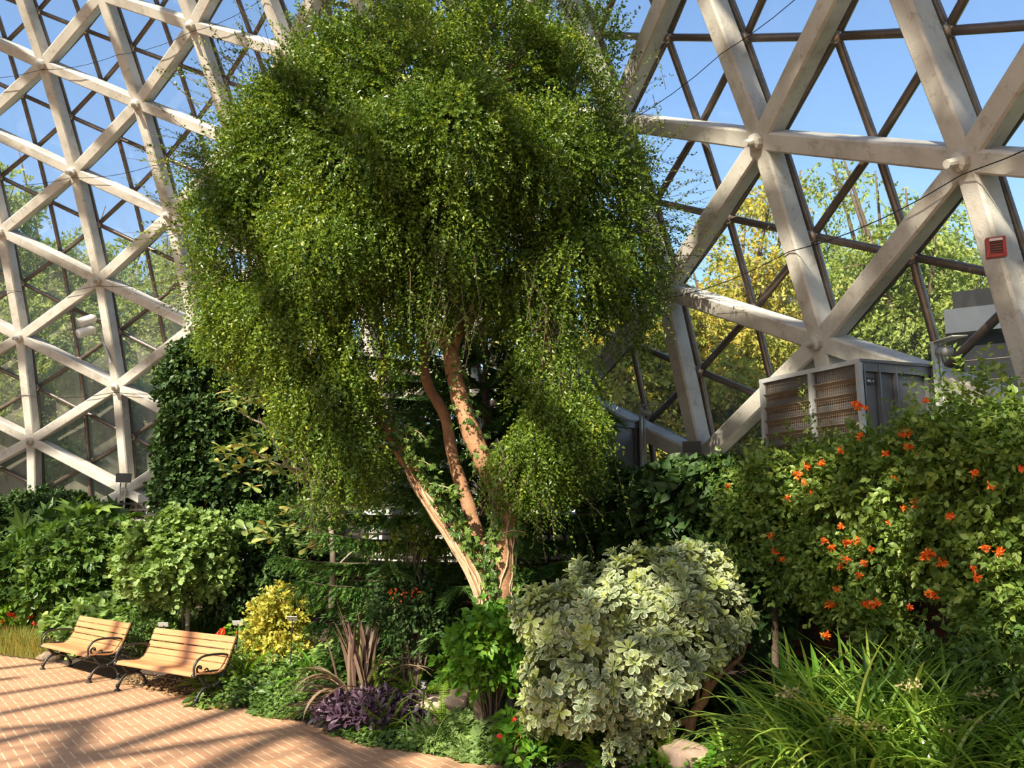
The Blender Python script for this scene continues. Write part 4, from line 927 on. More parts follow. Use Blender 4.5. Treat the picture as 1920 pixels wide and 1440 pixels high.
bush('boxwood_shrub', 'small grey-green shrub between the rear bench and the strappy clumps', 'shrub', [B(283, 1165, 15.6, 28, 30, .35), B(290, 1200, 15.0, 30, 26, .3)], M_MID, LOV, .06, 190, 22, stems=3)
for i, (px, py, lab) in enumerate(((315, 1195, 'dark strappy clump left of the thin pale trunk'), (385, 1200, 'dark strappy clump right of the thin pale trunk behind the front bench'))):
    c = P0(px, py); c = c + [0, .3, 0]; clump('mondo_grass', lab, 'plant', c, 420, (.35, .72), (.012, .02), M_MID if i else M_STRAP, 23 + i, e0=(45, 85), bend=(30, 110), spread=.22, rnd=(0, .5))
def plant_label(px, py, y, label, plate, size=(.16, .08), tilt=.6, hgt=.5, text=False, ry=0):
    c = at(px, py, y); g = gz(c[0], c[1]); t = thing('plant_marker', (c[0], c[1], g), label, 'sign')
    Z = unit([0, -math.sin(tilt), math.cos(tilt)]); X = unit(np.array([math.cos(ry), math.sin(ry), 0])); N = np.cross(X, Z)
    p = MB().box(c, (size[0], size[1], .008), X, Z, N).build('plate', plate, t)
    MB().tube([(c[0], c[1] + .012, g - .05), (c[0], c[1] + .012, c[2] - size[1] * .2)], .009, 6).build('stake', iron, t)
    if text:
        m = MB()
        for k, (a, b) in enumerate(((-.3, .3), (-.12, .2), (-.3, .1), (-.2, .35), (-.3, .2))):
            z = size[1] * (.34 - k * .16); m.beam(c + X * a * size[0] + Z * z + N * .0055 * (1 if N[1] < 0 else -1), c + X * b * size[0] + Z * z + N * .0055 * (1 if N[1] < 0 else -1), N, .008 if k in (1, 3) else .004, .002)
        m.build('printed_lines', whitep, p)
plant_label(306, 1171, 14.2, 'small white plant marker seen above the backrest between the benches', whitep)
plant_label(446, 1168, 13.2, 'small white plant marker on a stake right of the red anthurium', whitep)
plant_label(548, 1160, 12.4, 'larger white plant marker right of the yellow shrub', whitep, (.15, .11), .9)
def anthurium():
    rg = np.random.default_rng(30); c = P0(425, 1215) + [0, .3, 0]; y = c[1]; t = thing('anthurium', c, 'green-leaved anthurium with glossy red spathes behind the front bench', 'plant')
    mb = MB(); n = 34; az0 = rg.uniform(0, 2 * PI, n); D = np.stack([np.cos(az0), np.sin(az0), rg.uniform(-.3, .5, n)], -1); P = c + D * rg.uniform(.02, .16, (n, 1)) + np.stack([np.zeros(n), np.zeros(n), rg.uniform(.05, .3, n)], -1)
    mb.leaves(LRD, P, D, np.array([0, -.3, 1.0]) + rg.normal(size=(n, 3)) * .3, .15, rg.uniform(0, 1, n)); mb.build('foliage', M_BRIGHT, t)
    for px, py, s in ((417, 1186, .14), (447, 1186, .10), (409, 1189, .09)):
        p = at(px, py, y - .1); m = MB(); m.leaves(LRD, [p - [.02, 0, .05]], [[.25, -.1, 1]], [[-.2, -1, .3]], s, .3).leaves(LRD, [p - [0, 0, .05]], [[-.6, -.2, .7]], [[.2, -1, .4]], s * .7, .6); f = m.build('red_spathe', M_RED, t)
        MB().tube([p - [.01, .02, .04], p + [.01, -.03, .05]], .008, 6).build('spadix', M_YEL, f); MB().tube([c + [0, 0, .05], p - [.02, 0, .05]], .005, 5).build('flower_stalk', M_BRIGHT, t)
anthurium()
c = P0(465, 1262); bush('variegated_shrub', 'low grey-green small-leaved shrub beside the right end of the front bench', 'shrub', [B(468, 1212, c[1] + .5, 34, 32, .4), B(448, 1235, c[1] + .3, 22, 20, .3)], M_PALE, LOV, .05, 260, 31, stems=4)
c = P0(515, 1270); y = c[1] + .6
bush('yellow_shrub', 'yellow variegated upright shrub right of the benches', 'shrub', [B(530, 1143, y, 36, 26, .35), B(497, 1155, y, 22, 20, .3), B(500, 1195, y, 30, 22, .3), B(540, 1180, y, 32, 28, .3), B(512, 1222, y - .2, 34, 20, .3), B(550, 1215, y - .2, 28, 16, .25), B(523, 1120, y + .1, 20, 12, .2)], M_YEL, LOV, .07, 150, 32, n=9, stems=3, lump=.5)
c = P0(455, 1310)
for i, (px, py, n, L, azr, lab) in enumerate(((440, 1296, 22, (.5, .95), None, 'bright feathery asparagus fern beside the right end of the front bench'), (375, 1300, 12, (.3, .6), None, 'small asparagus fern tuft under the front bench'))):
    p = P0(px, py); fern('foxtail_fern', lab, 'fern', p + [0, .25, 0], n, L, .05, M_FERN, 33 + i, e0=(20, 85), bend=(10, 80), npin=46, az_=azr, tm=LTH, bushy=True, prof='cyl')
p = P0(545, 1290); cover('ivy_groundcover', 'pale ivy groundcover between the yellow shrub and the bronze flax', 'ground cover', p + [.35, .3, 0], .85, .95, 20, 4600, LIV, .075, M_PALE, 36, h=.38)
p = P0(585, 1345); cover('edging_groundcover', 'mixed low groundcover along the brick edge below the bronze flax', 'ground cover', p + [-.1, .35, 0], 1.1, .45, -32, 2600, LIV, .06, M_MID, 37, h=.18)
p = P0(420, 1300); cover('edging_groundcover', 'thin groundcover and litter on the soil beneath the front bench', 'ground cover', at(330, 1270, 13.2) * [1, 1, 0], 1.6, .3, -38, 900, LOV, .06, M_DEAD, 38, h=.06)
p = at(560, 1200, 12.6); cover('low_groundcover', 'dark green groundcover around the larger white marker', 'ground cover', p, 1.5, 1.0, 0, 3200, LOV, .10, M_MID, 39, h=.4)
p = at(600, 1195, 12.3); p[2] = gz(*p[:2]); clump('agapanthus', 'broad green strappy plant between the yellow shrub and the bronze flax', 'plant', p, 60, (.4, .75), (.04, .07), M_BRIGHT, 40, e0=(30, 80), spread=.1, rnd=(0, .6))
p = at(568, 1225, 11.8); p[2] = gz(*p[:2]); clump('blue_fescue', 'small pale grey-green grass tuft left of the bronze flax', 'grass', p, 160, (.2, .42), (.006, .01), M_PALE, 41, e0=(40, 88), spread=.06)

# bronze flax
def flax():
    rg = np.random.default_rng(42); p = P0(668, 1335) + [0, .25, 0]; t = thing('bronze_flax', p, 'bronze New Zealand flax with stiff upright and fallen blades', 'plant'); mb = MB()
    n = 30; b = p + np.stack([rg.normal(size=n) * .12, rg.normal(size=n) * .10, np.zeros(n)], -1)
    blades(mb, rg, b, rg.uniform(0, 2 * PI, n), rg.uniform(.8, 1.25, n), np.radians(rg.uniform(70, 89, n)), np.radians(rg.uniform(0, 22, n)), rg.uniform(.05, .085, n), 7, minw=.7)
    n = 20; b = p + np.stack([rg.normal(size=n) * .1, rg.normal(size=n) * .1, np.zeros(n)], -1); az0 = np.concatenate([rg.uniform(2.6, 4.2, 11), rg.uniform(-1.2, .6, 9)])
    blades(mb, rg, b, az0, rg.uniform(.9, 1.35, n), np.radians(rg.uniform(48, 75, n)), np.radians(rg.uniform(95, 150, n)), rg.uniform(.04, .065, n), 10, minw=.7)
    n = 22; b = p + np.stack([rg.normal(size=n) * .1, rg.normal(size=n) * .1, np.zeros(n)], -1); az0 = rg.uniform(2.5, 4.3, n)
    blades(mb, rg, b, az0, rg.uniform(.6, 1.1, n), np.radians(rg.uniform(8, 38, n)), np.radians(rg.uniform(20, 60, n)), rg.uniform(.035, .06, n), 8, minw=.7)
    n = 5; tp = [(628, 1130, .0), (690, 1105, .0), (645, 1150, 0), (665, 1135, 0), (700, 1150, .1)]
    for a, bb, dy in tp:
        q = at(a, bb, p[1] + dy); d = q - p; L = np.linalg.norm(d); blades(mb, rg, np.array([p]), np.array([math.atan2(d[1], d[0])]), np.array([L * 1.02]), np.array([math.asin(d[2] / L) + .12]), np.array([.28]), np.array([.075]), 8, minw=.7)
    mb.build('blades', M_PHO, t)
flax()
# purple heart
def purple():
    rg = np.random.default_rng(43); p = P0(695, 1372) + [0, .35, 0]; t = thing('purple_heart', p, 'purple-leaved trailing plant at the brick edge below the bronze flax', 'plant'); mb = MB(); n = 440
    a = rg.uniform(0, 2 * PI, n); r = np.sqrt(rg.uniform(0, 1, n)); X = p[0] + r * np.cos(a) * .62; Y = p[1] + r * np.sin(a) * .42; Zz = gz(p[0], p[1]) + .04 + .20 * (1 - r**2) * rg.uniform(.3, 1, n)
    sprigs(mb, rg, np.stack([X, Y, Zz], -1), unit(np.stack([np.cos(a) * .8, np.sin(a) * .8, rg.uniform(-.1, 1.1, n)], -1)), 5, .16, LOB, .105, droop=.3, ang=.8, up=.6); mb.build('foliage', M_PUR, t)
    blossom(at(740, 1352, p[1] - .3), .03, 8, M_PUR, t, rg, 'pink_flower')
purple()
# small citrus with orange fruit
y = 11.2
t = bush('orange_berry_shrub', 'low shady shrub with orange berries and pale leaves left of the trunk base', 'shrub', [B(780, 1130, y, 52, 34, .4), B(745, 1120, y, 30, 26, .3), B(815, 1140, y, 28, 24, .3), B(790, 1175, y, 50, 20, .3)], M_DARK, LOV, .06, 190, 44, stems=6)
rg = np.random.default_rng(51)
for k in range(26): MB().ball(at(728 + rg.uniform(0, 60), 1102 + rg.uniform(0, 26), y - .33), .014, 6, 4, rnd=.5).build('berry', M_FLO, t)
bush('yellow_green_sapling', 'thin yellow-green sapling on crossed canes left of the forked trunk', 'shrub', [B(778, 1035, 11.3, 42, 36, .3), B(768, 990, 11.3, 10, 26, .1), B(800, 1015, 11.3, 26, 18, .2)], M_TREE, LOV, .065, 110, 45, stems=5, n=7, base=np.array([*at(780, 1130, 11.3)[:2], .9]))
st = thing('support_canes', at(785, 1135, 11.1), 'pair of crossed canes propping the yellow-green sapling', 'canes'); MB().tube([at(772, 1120, 11.1), at(781, 1070, 11.15)], .01, 5).tube([at(800, 1130, 11.1), at(782, 1072, 11.15)], .01, 5).build('cane', barkp, st)
# bright shrub before the trunk
c = P0(925, 1290); c[1] = 9.55; c[2] = gz(c[0], c[1])
bush('cherry_laurel', 'bright glossy green shrub directly in front of the forked trunk', 'shrub', [B(920, 1195, c[1], 50, 38, .3), B(880, 1228, c[1] - .1, 42, 32, .3), B(955, 1222, c[1], 28, 32, .22), B(915, 1160, c[1], 26, 18, .2), B(915, 1255, c[1] - .05, 30, 16, .2)], M_BRIGHT, LOV, .105, 95, 46, n=7, stems=7, up=.7, base=c, srad=.012)
p = P0(830, 1270); cover('low_groundcover', 'dark leafy groundcover in shade left of the glossy bright shrub', 'ground cover', p + [0, .6, 0], 1.2, .9, 0, 2600, LOV, .11, M_MID, 47, h=.35)
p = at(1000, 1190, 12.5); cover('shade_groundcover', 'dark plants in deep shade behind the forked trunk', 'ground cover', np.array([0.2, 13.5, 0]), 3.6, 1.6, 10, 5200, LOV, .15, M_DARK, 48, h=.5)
p = P0(905, 1330)
def rock(px, py, y, s, m, seed, label, name='rock'):
    rg = np.random.default_rng(seed); c = at(px, py, y); g = gz(c[0], c[1]); c[2] = max(c[2], g + s[2] * .25); t = MB().ball((0, 0, 0), 1, 22, 16); v = t.v[0]
    k = rdir(rg, 7); d = sum(np.sin(v @ q * (2.2 + i) + i) for i, q in enumerate(k)) / 7; t.v[0] = v * (1 + .35 * d[:, None] + (.10 * np.sin(v[:, :1] * 9 + 1) * np.sin(v[:, 1:2] * 8) * np.sin(v[:, 2:] * 10 + 2) if m is rockt else 0)) * np.array(s)
    o = t.build(name, m, None, smooth=True, loc=np.zeros(3)); o.location = c; props(o, label, 'rock'); return o
rock(858, 1316, P0(858, 1345)[1] - .2, (.15, .13, .12), rockp, 1, 'pinkish smooth rock behind the sword fern fronds')
rock(918, 1325, P0(918, 1352)[1] - .3, (.17, .14, .23), rockt, 2, 'craggy pitted brown rock standing in the middle of the ferns')
rock(958, 1335, P0(960, 1352)[1] - .25, (.11, .10, .2), rocks, 3, 'dark slate rock at the left foot of the cream-edged bush')
rock(812, 1325, P0(812, 1350)[1] + .2, (.16, .14, .10), rockp, 4, 'small brown rock beside the black marker stake')
rock(1285, 1434, P0(1285, 1438)[1] + .1, (.24, .2, .14), rockp, 5, 'pale beige boulder at the bottom frame edge')
rock(95, 1238, at_z(95, 1244, 0)[1] + .35, (.25, .2, .12), rockt, 6, 'grey stone on the soil under the rear bench')
plant_label(794, 1285, P0(794, 1350)[1] - .1, 'black plant marker with white print on a tall stake', blackp, (.085, .12), .35, text=True, ry=-.15)
plant_label(954, 1305, P0(960, 1340)[1] - .25, 'small grey plant marker leaning before the slate rock', blackp, (.07, .10), .5, text=True, ry=.5)
for i, (px, py, n, L, az_, lab, m) in enumerate(((715, 1385, 30, (.3, .62), None, 'yellow-green fern at the brick edge right of the purple plant', M_FERN), (790, 1400, 22, (.25, .5), None, 'darker fern mat at the brick edge left of the ivy', M_MID), (835, 1360, 14, (.35, .75), None, 'upright sword fern left of the craggy rock', M_FERN), (895, 1330, 12, (.3, .6), None, 'sword fern between the pink rock and the craggy rock', M_FERN),
                                                (865, 1370, 18, (.25, .45), None, 'soft fern in front of the pink rock', M_MID), (1060, 1438, 20, (.35, .7), None, 'sword fern at the bottom edge below the cream-edged bush', M_FERN), (1120, 1450, 14, (.3, .6), None, 'smaller sword fern at the bottom edge right of its taller neighbour', M_FERN),
                                                (1255, 1450, 9, (.35, .6), (100, 200), 'arching fern frond over the beige boulder', M_FERN), (1880, 1330, 12, (.4, .8), None, 'sword fern in the strappy clump at the right frame edge', M_FERN), (1890, 1440, 12, (.3, .6), None, 'reddish-green fern in the bottom right corner', M_GRASS))):
    p = P0(px, py) + [0, .15, 0]
    if px > 1800: p = at(px, py, 6.5); p[2] = gz(p[0], p[1]) + .05
    fern('sword_fern', lab, 'fern', p, n, L, .075 if L[1] > .5 else .06, m, 60 + i, e0=(25, 85), bend=(25, 95), npin=32)
for i, (px, py, lab) in enumerate(((700, 1322, 'lime feathery fern behind the purple plant'), (775, 1310, 'lime feathery fern behind the black marker'), (840, 1290, 'lime feathery fern behind the pink rock'))):
    p = P0(px, py) + [0, .1, 0]; fern('asparagus_fern', lab, 'fern', p, 20, (.32, .58), .05, M_FERN, 80 + i, e0=(20, 85), bend=(0, 70), npin=34, tm=LTH, bushy=True, prof='cyl')
p = P0(830, 1405) + [0, .1, 0]; clump('ribbon_grass', 'blue-green arching grass tuft between fern and ivy at the brick edge', 'grass', p, 130, (.25, .5), (.010, .018), M_MID, 84, e0=(30, 85), spread=.12)
p = P0(925, 1405) + [0, .15, 0]; _, rg = cover('ivy_groundcover', 'bright ivy groundcover spilling to the brick edge at bottom centre', 'ground cover', p, .85, .42, -18, 2800, LIV, .085, M_PALE, 85, h=.26)
p = P0(1010, 1420); cover('ivy_groundcover', 'darker ivy groundcover under the left foot of the cream-edged bush', 'ground cover', p + [.2, .3, 0], .9, .5, -10, 1900, LIV, .08, M_MID, 86, h=.2)
p = P0(745, 1402) + [0, .1, 0]; cover('edging_groundcover', 'sparse low leaves spilling onto the brick in front of the purple plant', 'ground cover', p, .95, .2, -31, 1100, LIV, .055, M_MID, 105, h=.10)
c = P0(985, 1430)
t = bush('firecracker_plant', 'bright green leafy plant with red-orange flowers at the bottom edge', 'shrub', [B(985, 1370, c[1], 24, 26, .2), B(975, 1410, c[1] - .1, 22, 30, .2), B(1005, 1400, c[1], 18, 24, .18)], M_BRIGHT, LOV, .12, 110, 87, n=6, stems=6, up=.6, base=c)
for px, py in ((966, 1347), (937, 1380), (980, 1376), (990, 1372)): blossom(at(px, py, c[1] - .25), .05, 9, M_RED, t, rg)

# ------------------------------------------------------------------ right half
# cream-edged bush (rosettes)
def rosettes(mb, rg, P, O, ls, nl=(8, 12), rnd=None, tm=LOB):
    n = len(P); k = nl[1]; cnt = rg.integers(nl[0], nl[1] + 1, n); a = (np.arange(k)[None] / cnt[:, None]) * 2 * PI * 1.0 + rg.uniform(0, 6, (n, 1)); m = np.arange(k)[None] < cnt[:, None]
    O = unit(O); A = unit(np.cross(O, rg.normal(size=(n, 3)))); Bv = np.cross(O, A); inner = (np.arange(k)[None] % 3 == 0)
    tilt = np.where(inner, rg.uniform(.7, 1.1, (n, k)), rg.uniform(.0, .45, (n, k)))
    D = (A[:, None] * np.cos(a)[..., None] + Bv[:, None] * np.sin(a)[..., None]) * np.cos(tilt)[..., None] + O[:, None] * np.sin(tilt)[..., None]
    N = O[:, None] * np.cos(tilt)[..., None] - D * 0 + rg.normal(size=D.shape) * .15; S = ls * rg.uniform(.8, 1.15, (n, k)) * np.where(inner, .75, 1)
    r = (rg.uniform(0, 1, n)**.8 * .85 if rnd is None else rnd)[:, None] + np.where(inner, .22, 0) + rg.uniform(-.05, .1, (n, k))
    Pp = np.broadcast_to(P[:, None], D.shape)
    mb.leaves(tm, Pp[m], D[m], N[m], S[m], np.clip(r[m], 0, 1))
def pit_bush(name, label, blobs, dens, ls, seed, stems, base):
    rg = np.random.default_rng(seed); t = thing(name, base, label, 'shrub'); mb = MB(); st = MB()
    for C, R in blobs:
        area = (R[0] * R[2] + R[0] * R[1] + R[1] * R[2]) * 4; P, O = blob_points(rg, C, R, int(max(8, area / .28)), .22, int(area * dens), shell=.45)
        k = P[:, 2] > base[2] + .05; P, O = P[k], O[k]; rosettes(mb, rg, P, unit(O + np.array([-.1, -.15, .45])), ls)
    mb.build('foliage', M_PIT, t)
    for pts, r in stems: P = smoothline(pts, 5); st.tube(P, np.linspace(r, r * .45, len(P)), 8)
    if stems: st.build('stems', bark, t, smooth=True)
y = 8.6; A_ = lambda a, b, dy=0: at(a, b, y + dy)
base = A_(1290, 1400); base[2] = gz(base[0], base[1])
pit_bush('cream_edged_bush', 'big rounded bush of cream-edged grey-green leaf rosettes in front of the forked tree', [
    B(1190, 1150, y + .2, 165, 110, .9), B(1230, 1080, y + .3, 110, 62, .6), B(1090, 1150, y, 100, 75, .6), B(1020, 1170, y, 62, 60, .45), B(1050, 1260, y - .2, 85, 80, .5), B(1160, 1260, y - .3, 100, 95, .55), B(1280, 1180, y - .1, 110, 90, .6), B(1340, 1150, y + .1, 70, 80, .6),
    B(1240, 1230, y - .3, 85, 75, .5), B(1100, 1320, y - .2, 90, 45, .4), B(1010, 1330, y, 42, 40, .3), B(1320, 1065, y + .4, 60, 35, .4), B(1215, 1330, y - .2, 60, 45, .35)], 50, .122, 90,
    [([base, A_(1300, 1340), A_(1322, 1310), A_(1328, 1270), A_(1350, 1220), A_(1370, 1180)], .055), ([A_(1325, 1300), A_(1350, 1265), A_(1390, 1230, .1), A_(1400, 1190)], .035), ([A_(1300, 1345), A_(1270, 1355), A_(1230, 1330), A_(1180, 1250)], .04), ([A_(1305, 1340), A_(1310, 1290), A_(1318, 1250), A_(1312, 1190)], .022), ([base, A_(1200, 1390), A_(1100, 1330), A_(1060, 1230)], .05)], base)
base2 = P0(1175, 1438)
pit_bush('cream_edged_bush', 'small low cream-edged bush at the bottom edge beneath the big rounded one', [B(1172, 1405, base2[1], 45, 35, .3)], 75, .085, 91, [], base2)

# dark leafy vine between the heaters
ringbush('leafy_vine', 'dark heart-leaved vine hanging over the trellis between the heaters', 'vine', [(1190, 930, 70, 50), (1270, 910, 80, 42), (1340, 900, 60, 40), (1230, 990, 80, 50), (1320, 980, 80, 60), (1150, 960, 50, 60), (1390, 1010, 60, 70), (1350, 1060, 70, 60), (1430, 1090, 50, 60)], M_DARK, LHT, .13, 120, 92, r=19.55, rd=.3, n=6, length=.3, droop=.8, stems=4, up=.3)
# climber with orange flowers
def climber():
    def RB(px, py, rx, ry, r=19.45, rd=.38): P = at_ring(px, py, r); return P, np.array([rx * P[1] / FPX, rd, ry * P[1] / FPX])
    bl = [RB(1470, 900, 70, 50), RB(1560, 885, 80, 45), RB(1650, 880, 80, 48), RB(1740, 850, 80, 50), RB(1830, 835, 80, 50), RB(1920, 830, 70, 60), RB(1990, 850, 80, 90), RB(1410, 960, 60, 70), RB(1500, 970, 90, 70), RB(1610, 950, 100, 80), RB(1730, 920, 100, 80), RB(1850, 900, 110, 90),
          RB(1470, 1060, 60, 50), RB(1570, 1050, 80, 60), RB(1670, 1040, 70, 50), RB(1780, 1000, 90, 55), RB(1900, 1000, 80, 60), RB(1600, 1120, 60, 35), RB(1640, 1165, 40, 30), RB(1860, 1100, 60, 50), RB(1900, 1170, 50, 60), RB(1960, 1080, 70, 90), RB(1390, 1070, 40, 50)]
    c = at_ring(1450, 1200, 19.5); c[2] = gz(c[0], c[1])
    t = bush('orange_flowered_climber', 'tall sunlit climber with many orange flower clusters on the right trellis', 'climber', bl, M_CLIMB, LOV, .07, 150, 93, n=9, length=.24, droop=.15, stems=0, up=.5, base=c, lump=.4)
    rg = np.random.default_rng(94); mb = MB(); n = 120; k = rg.integers(0, len(bl), n)
    P = np.array([bl[i][0] + bl[i][1] * [rg.uniform(-.9, .9), -.9, rg.uniform(-.2, 1.0)] for i in k]); D = unit(rg.normal(size=(n, 3)) * .6 + [-.2, -.3, .7]); sprigs(mb, rg, P, D, 12, .34, LOV, .058, droop=.15, up=.6)
    for (px, py, n_) in ((1740, 780, 10), (1780, 760, 12), (1840, 750, 14), (1890, 760, 16), (1855, 735, 8), (1500, 830, 9), (1640, 830, 6), (1360, 900, 8), (1565, 850, 6), (1700, 800, 8), (1480, 770, 2)):
        Q = at_ring(px, py, 19.3) + rg.normal(size=(n_, 3)) * [.12, .1, .1]; sprigs(mb, rg, Q, unit(rg.normal(size=(n_, 3)) * .4 + [-.1, 0, 1]), 10, .36, LOV, .058, droop=.1, up=.5)
    mb.build('young_shoots', M_CLIMB, t)
    w = MB(); Pp = smoothline([c, at_ring(1452, 1120, 19.45), at_ring(1446, 1020, 19.4), at_ring(1440, 940, 19.4), at_ring(1460, 880, 19.4)], 5); w.tube(Pp, np.linspace(.045, .02, len(Pp)), 8)
    Pp = smoothline([at_ring(1446, 1070, 19.4), at_ring(1465, 1100, 19.35), at_ring(1490, 1115, 19.3), at_ring(1530, 1118, 19.3)], 5); w.tube(Pp, np.linspace(.03, .015, len(Pp)), 8); w.build('woody_stem', barkd, t, smooth=True)
    for px, py, s in ((1607, 762, 15), (1624, 766, 8), (1735, 752, 9), (1700, 812, 13), (1690, 817, 9), (1703, 838, 12), (1660, 851, 9), (1718, 858, 11), (1826, 888, 11), (1858, 912, 11), (1678, 900, 9), (1717, 945, 13), (1694, 953, 8), (1780, 968, 12), (1846, 1027, 12), (1872, 1036, 13), (1740, 1040, 15), (1732, 1046, 9), (1765, 1057, 14), (1823, 1066, 8),
                      (1831, 1084, 10), (1745, 1116, 15), (1706, 1139, 9), (1445, 1006, 9), (1452, 1035, 10), (1466, 1048, 8), (1559, 1028, 10), (1575, 987, 9), (1588, 1018, 13), (1606, 1016, 11), (1545, 1015, 9), (1632, 1030, 9), (1585, 1050, 10), (1620, 1057, 9), (1611, 1080, 8), (1575, 1062, 8), (1555, 1132, 14), (1622, 1132, 12), (1640, 1132, 13),
                      (1568, 1105, 8), (1548, 1193, 12), (1508, 905, 9), (1512, 875, 10), (1476, 935, 9), (1540, 870, 10), (1495, 890, 12), (1520, 922, 7), (1365, 912, 6), (1612, 818, 9), (1575, 845, 9), (1664, 980, 7), (1916, 880, 9), (1575, 1225, 6)):
        c = at_ring(px, py, 18.95); blossom(c, s * .0042 * c[1] / 8 + .012, int(10 + s), M_FLO, t, rg)
climber()

# strappy clumps
def squash(mb, R=19.8):
    """leaves that would reach through the trellis lie against it"""
    for v in mb.v:
        d = np.hypot(v[:, 0] - AX, v[:, 1] - AY); k = np.minimum(1, R / d); v[:, 0] = AX + (v[:, 0] - AX) * k; v[:, 1] = AY + (v[:, 1] - AY) * k
def strap():
    c = at(1690, 1330, 7.0); c[2] = gz(c[0], c[1]) + .05; t, rg = clump('lily_clump', 'huge arching strappy-leaved clump filling the lower right corner', 'plant', c, 620, (.85, 1.35), (.024, .042), M_STRAP, 95, e0=(45, 88), bend=(35, 120), spread=.34, seg=9, rnd=(0, .9), minw=.75)
    mb = MB()
    for dx, dy, n in ((-.75, .1, 260), (.75, .15, 260), (1.3, .2, 180), (.1, -.45, 300), (-.55, -.45, 240), (.7, -.5, 260), (-.15, -.9, 200), (.5, -1.0, 200), (1.1, -.7, 160)):
        b = c + np.array([dx, dy, 0]) + np.stack([rg.normal(size=n) * .2, rg.normal(size=n) * .2, np.zeros(n)], -1); b[:, 2] -= .04; b = b[np.hypot(b[:, 0] - AX, b[:, 1] - AY) < 19.4]; n = len(b)
        blades(mb, rg, b, rg.uniform(0, 2 * PI, n), rg.uniform(.65, 1.15, n), np.radians(rg.uniform(40, 86, n)), np.radians(rg.uniform(50, 130, n)), rg.uniform(.022, .038, n), 9, rg.uniform(0, .9, n), minw=.75)
    n = 110; b = c + np.stack([rg.normal(size=n) * .5, rg.normal(size=n) * .3 - .6, np.zeros(n) - .03], -1); blades(mb, rg, b, rg.uniform(PI, 2 * PI, n), rg.uniform(.35, .7, n), np.radians(rg.uniform(20, 70, n)), np.radians(rg.uniform(60, 120, n)), rg.uniform(.018, .03, n), 7, rg.uniform(.92, 1, n))
    squash(mb); mb.build('outer_blades', M_STRAP, t)
    for px, py in ((1705, 1285), (1637, 1360), (1576, 1348), (1480, 1300), (1820, 1350), (1840, 1300), (1785, 1368)):
        p = at(px, py, c[1] - .75); s = MB(); q = rdir(rg, 34) * [.09, .03, .03]; s.leaves(L4, p + q, rdir(rg, 34), rdir(rg, 34), .035, rg.uniform(0, 1, 34)); s.tube([p + [.1, .1, -.02], p - [.08, 0, 0]], .006, 4); s.build('seed_head', M_SEED, t)
strap()
c = at(1515, 1285, 7.9); c[2] = gz(c[0], c[1])
clump('clivia', 'broad upright strap leaves rising between the cream-edged bush and the arching clump', 'plant', c, 46, (.75, 1.1), (.07, .10), M_BRIGHT, 96, e0=(45, 88), bend=(10, 90), spread=.2, rnd=(0, .6), minw=.8)
c = P0(1400, 1350) + [0, .5, 0]
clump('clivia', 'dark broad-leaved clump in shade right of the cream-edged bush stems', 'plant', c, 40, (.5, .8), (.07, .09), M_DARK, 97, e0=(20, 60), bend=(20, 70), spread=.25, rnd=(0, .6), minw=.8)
for i, (px, py, n, az_, lab) in enumerate(((1383, 1440, 8, None, 'lime foxtail fern with plume-like fronds at the bottom edge'),)):
    p = P0(px, py) + [0, .1, 0]; rg = np.random.default_rng(98); t = thing('foxtail_fern', p, lab, 'fern'); mb = MB()
    q = [at(1332, 1378, p[1]), at(1378, 1385, p[1] - .05), at(1440, 1355, p[1]), at(1420, 1400, p[1] - .2), at(1350, 1420, p[1] - .2)]; d = np.array(q) - p; L = np.linalg.norm(d, axis=1)
    fronds(mb, rg, np.repeat(p[None], 5, 0), np.arctan2(d[:, 1], d[:, 0]), L, np.arcsin(d[:, 2] / L) + .05, np.full(5, .12), 90, .055, LTH, bushy=True, prof='cyl'); mb.build('fronds', M_FERN, t)
p = P0(1480, 1436); bush('tiny_leaved_shrub', 'low mound of tiny yellow-green leaves at the bottom edge', 'shrub', [B(1480, 1432, p[1], 75, 26, .3), B(1430, 1425, p[1], 30, 18, .2), B(1540, 1440, p[1], 40, 22, .25)], M_TREE, L4, .035, 330, 99, stems=0, lump=.5)
p = P0(1300, 1440); cover('low_groundcover', 'pale round-leaved groundcover between the beige boulder and the foxtail fern', 'ground cover', p + [.25, .15, 0], .7, .3, 0, 700, LRD, .06, M_BRIGHT, 100, h=.12)
p = P0(1860, 1400); cover('low_groundcover', 'small mixed leaves in the lower right corner beneath the ferns', 'ground cover', p, .8, 1.0, 0, 2600, LOV, .06, M_MID, 101, h=.3)
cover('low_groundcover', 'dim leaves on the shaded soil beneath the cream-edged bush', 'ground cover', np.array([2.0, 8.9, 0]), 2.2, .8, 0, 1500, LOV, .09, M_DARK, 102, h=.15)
p = at_ring(1880, 1230, 18.9); bush('ring_shrub', 'mid-green shrub behind the arching clump at the right frame edge', 'shrub', [B(1890, 1230, 6.7, 60, 40, .3), B(1800, 1240, 7.2, 50, 30, .25)], M_MID, LOV, .06, 190, 103, stems=0, base=np.array([p[0], p[1], gz(p[0], p[1])]))
c = P0(1912, 1420); bush('croton', 'reddish-orange leaved plant touching the lower right frame edge', 'shrub', [B(1915, 1400, c[1], 22, 40, .2)], M_DEAD, LSL, .12, 120, 104, stems=2)

